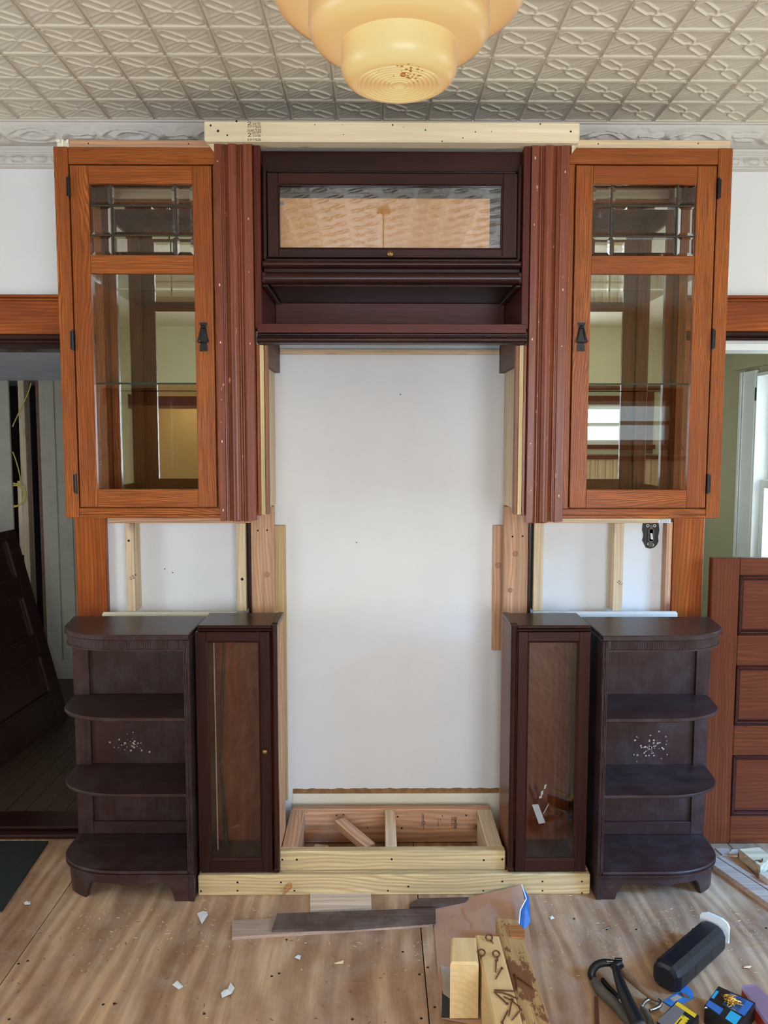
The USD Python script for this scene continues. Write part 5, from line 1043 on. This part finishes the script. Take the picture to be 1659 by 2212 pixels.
NL = [((1072, 2076), (1071, 2101)), ((1084, 2092), (1070, 2116)), ((1112, 2141), (1066, 2138)), ((1117, 2157), (1069, 2141)), ((1095, 2168), (1066, 2141)), ((1121, 2175), (1087, 2152)), ((1106, 2160), (1099, 2196)), ((1085, 2209), (1098, 2181)), ((1125, 2181), (1105, 2205))]
LABN = ['short nail under the middle eye screw', 'short nail slanting below the middle eye screw', 'long nail lying level across the yellow timber', 'bent long nail just below the level one', 'nail slanting right from the tip of the nail fan', 'curved nail by the right edge of the yellow timber', 'upright nail below the nail fan', 'nail at the bottom edge of the picture on the yellow timber', 'bright tipped nail at the right edge of the yellow timber']
for k, (a, b) in enumerate(NL):
    zN = .1728
    p, q = fl(*a, zN), fl(*b, zN); d = (q-p)/np.linalg.norm(q-p)
    bend = np.cross(d, (0, 0, 1))*(.004 if k in (3, 5) else 0)
    solo('nail', LABN[k], 'nail', [tube([p, p*.65+q*.35+bend, p*.35+q*.65+bend, q-d*.004, q], [.0020, .0020, .0020, .0016, .0004], 7), tube([p-d*.0016, p-d*.0008, p], [.0042, .0044, .0040], 9)], 'rusty_steel', smooth=40)
p, q = fl(1112, 2106, .0825), fl(1161, 2142, .0825)
solo('nail', 'long nail lying across the rough timber', 'nail', [tube([p, (p+q)/2, q], [.0022, .0022, .0006], 7), rod(p, p+(p-q)*.03, .0045, 9)], 'rusty_steel')
p, q = fl(1114, 2112, .0825), fl(1118, 2148, .0825)
solo('nail', 'nail lying along the left edge of the rough timber', 'nail', [tube([p, (p+q)/2, q], [.0022, .0022, .0006], 7), rod(p, p+(p-q)*.03, .0045, 9)], 'rusty_steel')

# black case
A, B = fl(1436, 2112, .046), fl(1541, 2019, .046); ax_ = (B-A); L = np.linalg.norm(ax_); ax_ /= L
T = np.eye(4); T[:3, 0], T[:3, 1], T[:3, 2], T[:3, 3] = ax_, np.cross((0, 0, 1), ax_), (0, 0, 1), A
case = thing('tool_case', 'black tubular plastic case with a white end tongue', 'case', A, rot=trm(-A) @ T)
def sect(x, r):
    return [(x, y*r/.046, z*r/.046) for y, z in [(-.046, -.020), (-.040, -.034), (-.022, -.044), (.022, -.044), (.040, -.034), (.046, -.020), (.046, .018), (.036, .036), (.020, .045), (-.020, .045), (-.036, .036), (-.046, .018)]]
for a, b in ((0, .333), (.336, .664), (.667, 1.0)):
    x0, x1 = a*L, b*L
    pts = sect(x0+(.018 if a == 0 else .0015), .046)+sect(x1-(.012 if b == 1 else .0015), .046)+sect(x0, .030 if a == 0 else .0447)+sect(x1, .036 if b == 1 else .0447)
    if a == 0: pts += sect(x0+.005, .041)
    part(case, 'case_section', hull(pts), 'black_plastic', local=True)
tg = Polygon([(-.050, -.010), (-.050, .045), (-.043, .058), (-.025, .066), (.025, .066), (.043, .058), (.050, .045), (.050, -.010)])
part(case, 'white_tongue', xf(prism(tg, 'x', L+.003, L+.010), np.eye(4)), 'white_plastic', local=True, label='white plastic tongue')

# nippers and locking pliers
def bar(pts, w, h, z0=None):
    ms = []
    for (a, b) in zip(pts[:-1], pts[1:]):
        ms.append(hull([tuple(np.array(p)+np.array(o)) for p, ww, hh in ((a, w if np.isscalar(w) else w[0], h), (b, w if np.isscalar(w) else w[1], h)) for o in ((-ww, 0, 0), (ww, 0, 0), (0, -ww, 0), (0, ww, 0), (-ww*.7, -ww*.7, hh), (ww*.7, ww*.7, hh), (-ww*.7, ww*.7, hh), (ww*.7, -ww*.7, hh))]))
    return ms
nip = thing('nippers', 'black end-cutting nippers with long handles lying on the plywood', 'nippers', tuple(fl(1340, 2140)))
def F3(px, py, z): return tuple(fl(px, py, z))
part(nip, 'jaw', [tube(spline([F3(1343, 2090, .045), F3(1318, 2080, .048), F3(1292, 2083, .045), F3(1279, 2098, .03), F3(1280, 2110, .014)]), np.linspace(.011, .013, 40), 10)], 'black_iron', smooth=True)
part(nip, 'jaw', [tube(spline([F3(1325, 2093, .048), F3(1331, 2085, .054), F3(1340, 2082, .052)]), .011, 10), bx(F3(1336, 2079, .05)[0]-.012, F3(1336, 2079, .05)[0]+.012, F3(1336, 2079, .05)[1]-.004, F3(1336, 2079, .05)[1]+.004, .056, .064)], 'black_iron', smooth=40)
part(nip, 'cutting_edge', [bx(F3(1318, 2083, .05)[0]-.011, F3(1318, 2083, .05)[0]+.009, F3(1318, 2083, .05)[1]-.003, F3(1318, 2083, .05)[1]+.003, .058, .062), bx(F3(1337, 2079, .054)[0]-.010, F3(1337, 2079, .054)[0]+.010, F3(1337, 2079, .054)[1]-.003, F3(1337, 2079, .054)[1]+.003, .0645, .0665)], 'steel')
part(nip, 'handle', tube(spline([F3(1330, 2092, .05), F3(1336, 2112, .052), F3(1350, 2150, .054), F3(1385, 2225, .054)]), np.r_[np.linspace(.012, .016, 20), np.linspace(.016, .022, 20)], 12), 'black_plastic', smooth=True)
part(nip, 'handle', tube(spline([F3(1345, 2095, .045), F3(1365, 2118, .038), F3(1395, 2143, .030), F3(1418, 2158, .012)]), np.linspace(.011, .009, 40), 10), 'lath', smooth=True)
lp = thing('locking_pliers', 'worn grey locking pliers lying under the black nippers', 'pliers', tuple(fl(1310, 2150)))
part(lp, 'handle', tube(spline([F3(1284, 2115, .014), F3(1296, 2138, .016), F3(1325, 2165, .016), F3(1350, 2195, .014), F3(1372, 2225, .012)]), np.r_[np.linspace(.009, .016, 12), np.full(16, .016), np.linspace(.016, .010, 12)], 10), 'grey_rubber', smooth=True)
part(lp, 'inner_lever', tube(spline([F3(1302, 2117, .012), F3(1312, 2130, .014), F3(1336, 2155, .013)]), .008, 10), 'black_iron', smooth=True)
part(lp, 'jaw', tube(spline([F3(1386, 2176, .012), F3(1396, 2162, .014), F3(1410, 2157, .014), F3(1424, 2162, .014), F3(1426, 2172, .013), F3(1404, 2183, .012)]), .006, 10), 'steel', smooth=True)
part(lp, 'jaw_body', tube(spline([F3(1386, 2178, .010), F3(1400, 2196, .012), F3(1408, 2225, .012)]), np.linspace(.008, .010, 40), 10), 'grey_rubber', smooth=True)
# tape, packets and boxes
tp = solo('blue_tape', 'torn piece of blue masking tape on the plywood beside the black case', 'tape', quad(((1433, 2163), (1470, 2140), (1484, 2129), (1496, 2142), (1499, 2154), (1483, 2163), (1468, 2168), (1450, 2174)), .0004, .003), 'blue_tape')
part(tp, 'dark_scrap', [quad(((1469, 2142), (1480, 2147), (1489, 2153), (1478, 2152)), .0032, .008)], 'lath', label='dark scrap on the tape')
part(tp, 'clear_window', quad(((1446, 2157), (1462, 2148), (1474, 2154), (1456, 2164)), .0032, .0036), 'grey_paper')
def packet(name, label, pxs, h, m):
    t = [fl(a, b, h) for a, b in pxs]; c = np.mean(t, 0); p = thing(name, label, 'box', (c[0], c[1], 0)); return p, t
nbx, tq = packet('nail_box', 'grey and yellow screw box at the bottom edge of the picture', ((1462, 2162), (1510, 2194), (1474, 2244), (1419, 2206)), .045, None)
part(nbx, 'carton', hull([tuple(p) for p in tq]+[(p[0], p[1], .0006) for p in tq]), 'black_print')
def on(q, uv, z): 
    a, b, c, d = [np.array(p) for p in q]
    return [tuple(np.append(((1-u)*(1-v)*a+u*(1-v)*b+u*v*c+(1-u)*v*d)[:2], z)) for u, v in uv]
def patch(q, uv, z, th=.0006): t = on(q, uv, z); return hull(t+[(x, y, zz+th) for x, y, zz in t])
part(nbx, 'grey_face', patch(tq, ((.06, .0), (.50, .0), (.50, 1), (.0, 1)), .0452), 'grey_print')
part(nbx, 'yellow_band', patch(tq, ((.50, .30), (.80, .30), (.80, 1), (.50, 1)), .0452), 'yellow_print')
part(nbx, 'yellow_strip', patch(tq, ((.05, .02), (.92, .02), (.92, .16), (.05, .16)), .0459), 'yellow_print')
eu = (tq[1]-tq[0]); eu /= np.linalg.norm(eu); ew = np.cross((0, 0, 1), eu)
vv = (tq[3]-tq[0]); vv /= np.linalg.norm(vv)
part(nbx, 'size_print', text('8 x 1-1/4"', .011, on(tq, ((.78, .34),), .0462)[0], tuple(vv), tuple(np.cross((0, 0, 1), vv)), .0003, True), 'black_print')
part(nbx, 'screw_picture', patch(tq, ((.57, .45), (.60, .45), (.60, .80), (.57, .80)), .0462), 'black_print')
part(nbx, 'green_dot', move(lathe([(0, .0004), (.004, .0004), (.0041, 0)], 14), on(tq, ((.56, .33),), .0462)[0]), 'foliage')
org, oq = packet('screw_packet', 'black and blue packet with a clear bag of brass screws on it', ((1552, 2130), (1632, 2166), (1592, 2222), (1522, 2172)), .055, None)
part(org, 'carton', hull([tuple(p) for p in oq]+[(p[0], p[1], .0006) for p in oq]), 'black_print')
part(org, 'blue_card', patch(oq, ((.35, .05), (.97, .05), (.97, .55), (.35, .6)), .0552), 'blue_print')
part(org, 'navy_strip', patch(oq, ((.02, .72), (.45, .72), (.45, .96), (.02, .96)), .0552), 'blue_print')
part(org, 'cyan_label', patch(oq, ((.62, .62), (.92, .62), (.92, .95), (.62, .95)), .0552), 'cyan_print')
part(org, 'cyan_label', patch(oq, ((.02, .22), (.10, .22), (.10, .58), (.02, .58)), .0552), 'cyan_print')
part(org, 'white_triangle', patch(oq, ((.05, 1.0), (.11, 1.02), (.04, 1.1)), .0552), 'white_paper')
part(org, 'clear_bag', patch(oq, ((.10, .08), (.80, .08), (.80, .62), (.10, .62)), .056, .001), 'shelf_glass')
rs = random.Random(9); scw = []
for k in range(70):
    c = np.array(on(oq, ((.5+rs.gauss(0, .10), .38+rs.gauss(0, .09)),), .060+rs.uniform(0, .010))[0]); a = rs.uniform(0, PI); d = np.array([math.cos(a), math.sin(a), rs.uniform(-.3, .3)])*.010
    scw += [tube([c-d, c, c+d], [.0016, .0015, .0004], 6)]
solo('brass_screws', 'heap of small brass screws in the clear bag on the black packet', 'screws', scw, 'bright_brass', kind='stuff')
rd, rq = packet('plastic_organizer', 'tinted clear plastic case with red bottom at the lower right corner', ((1602, 2137), (1632, 2134), (1705, 2205), (1672, 2240)), .035, None)
part(rd, 'red_tray', hull([tuple(p) for p in rq]+[(p[0], p[1], .0006) for p in rq]), 'red_plastic')
part(rd, 'clear_lid', hull([(p[0], p[1], z) for p in rq for z in (.0355, .048)]), 'tinted_plastic')
solo('brown_sliver', 'thin brown wood sliver at the bottom edge beside the grey pliers', 'sliver', [quad(((1284, 2152), (1292, 2152), (1296, 2235), (1286, 2235)), .0004, .008)], 'old_wood_y')
# right corner lumber
solo('moulding_plank', 'long pinkish old moulding plank lying at the right edge of the floor', 'plank', quad(((1540, 1867), (1547, 1851), (1690, 1944), (1690, 1972)), .0004, .022), 'weathered_x')
solo('thin_strip', 'thin pinkish strip lying behind the long moulding plank', 'strip', quad(((1549, 1850), (1558, 1848), (1690, 1931), (1690, 1941)), .0004, .012), 'weathered_x')
blk2 = solo('lumber_block', 'cut lumber block with a nail on it near the leaning door', 'block', quad(((1597, 1834), (1640, 1830), (1668, 1850), (1643, 1871)), .0004, .042), 'pine_x')
solo('lumber_block', 'pale lumber piece at the right edge in front of the nailed block', 'block', quad(((1640, 1885), (1690, 1880), (1690, 1910), (1661, 1900)), .0004, .035), 'white_wash_x')
solo('curled_chip', 'curled pale chip beside the nailed block', 'chip', quad(((1574, 1843), (1582, 1834), (1594, 1834), (1594, 1848), (1584, 1848)), .0004, .006), 'white_wash_x')
solo('lumber_scrap', 'long whitish thin scrap on the floor by the foot of the leaning door', 'scrap', quad(((1545, 1832), (1572, 1832), (1590, 1850), (1560, 1846)), .0004, .004), 'weathered_x')
solo('nail', 'bent nail lying on the lumber block near the leaning door', 'nail', tube(spline([fl(1628, 1861, .045), fl(1640, 1859, .045), fl(1645, 1862, .046), fl(1647, 1855, .046)]), .0022, 7), 'rusty_steel', smooth=True)
p, q = fl(1318, 2003, .003), fl(1290, 2013, .003)
solo('nail', 'bright nail lying loose on the plywood below the right bookcase', 'nail', [tube([p, (p+q)/2, q], [.0016, .0016, .0004], 7), rod(p, p+(p-q)*.03, .0036, 9)], 'steel')
# paper scraps and debris
def scrap(label, pxs, m='white_paper', z=.004):
    rng = random.Random(len(label)); t = [fl(a, b, z+rng.uniform(-.003, .004)) for a, b in pxs]; c = np.mean(t, 0)+np.array([0, 0, .003])
    n = len(t); v = np.vstack([t, c, np.array(t)-np.array([0, 0, .0008])]); f = [[i, (i+1) % n, n] for i in range(n)]+[[n+1+(i+1) % n, n+1+i, n] for i in range(n)]
    f += [[i, n+1+i, n+1+(i+1) % n] for i in range(n)]+[[i, n+1+(i+1) % n, (i+1) % n] for i in range(n)]
    return solo('paper_scrap', label, 'paper', trimesh.Trimesh(v, f, process=False), m)
scrap('white torn scrap near the right foot of the left bookcase', ((426, 1973), (437, 1968), (447, 1969), (449, 1976), (436, 1996), (431, 1985)))
sp = scrap('small printed white scrap, leftmost one in the foreground', ((372, 2127), (383, 2118), (396, 2131), (386, 2137)))
scrap('folded white scrap in the foreground right of the printed one', ((477, 2145), (484, 2138), (493, 2136), (498, 2122), (507, 2134), (500, 2146), (480, 2155)))
scrap('tiny white crumb in front of the pale plank', ((636, 2068), (644, 2062), (650, 2064), (648, 2073)))
scrap('bluish white crumb beside the rubber mat', ((51, 1950), (58, 1946), (66, 1948), (66, 1953), (54, 1954)))
scrap('tiny white crumb right of the paper bag', ((1186, 1980), (1192, 1977), (1198, 1983), (1190, 1986)))
scrap('curled tan shaving in front of the dark plank', ((721, 2080), (743, 2074), (741, 2081), (724, 2082)), 'sawdust', .003)
scrap('tan shaving right of the black case', ((1608, 2086), (1624, 2086), (1620, 2091), (1606, 2090)), 'sawdust', .003)
ch = []
rc_ = random.Random(21)
for k in range(420):
    px, py = (rc_.uniform(150, 930), 1945+abs(rc_.gauss(0, 75))) if k < 260 else (rc_.uniform(1150, 1640), 1930+abs(rc_.gauss(0, 80)))
    if py > 2215 or 1985 < py < 2030 and 495 < px < 945 or py < 1990 and 590 < px < 945 and py > 1920 or px < 420 and py < 1962 or px > 1250 and py < 1960: continue
    c = fl(px, py); a = rc_.uniform(0, PI); l, w = abs(rc_.gauss(.0025, .002))+.0008, rc_.uniform(.0005, .0013)
    ch.append(xf(bx(-l, l, -w, w, .0002, .0002+w*.8, 0), trm((c[0], c[1], .0002)) @ rotm(a, (0, 0, 1))))
solo('sawdust_chips', 'scattered sawdust and tiny pale wood chips over the plywood', 'sawdust', ch, 'sawdust', kind='stuff')
ch = []
for k in range(60):
    px, py = rc_.uniform(20, 900), rc_.uniform(1990, 2210)
    if 495 < px < 945 and py < 2032: continue
    c = fl(px, py); a = rc_.uniform(0, PI); l, w = rc_.uniform(.002, .008), .0008
    ch.append(xf(bx(-l, l, -w, w, .0002, .0012, 0), trm((c[0], c[1], .0002)) @ rotm(a, (0, 0, 1))))
solo('dark_splinters', 'scattered dark splinters over the plywood', 'splinters', ch, 'lath', kind='stuff')
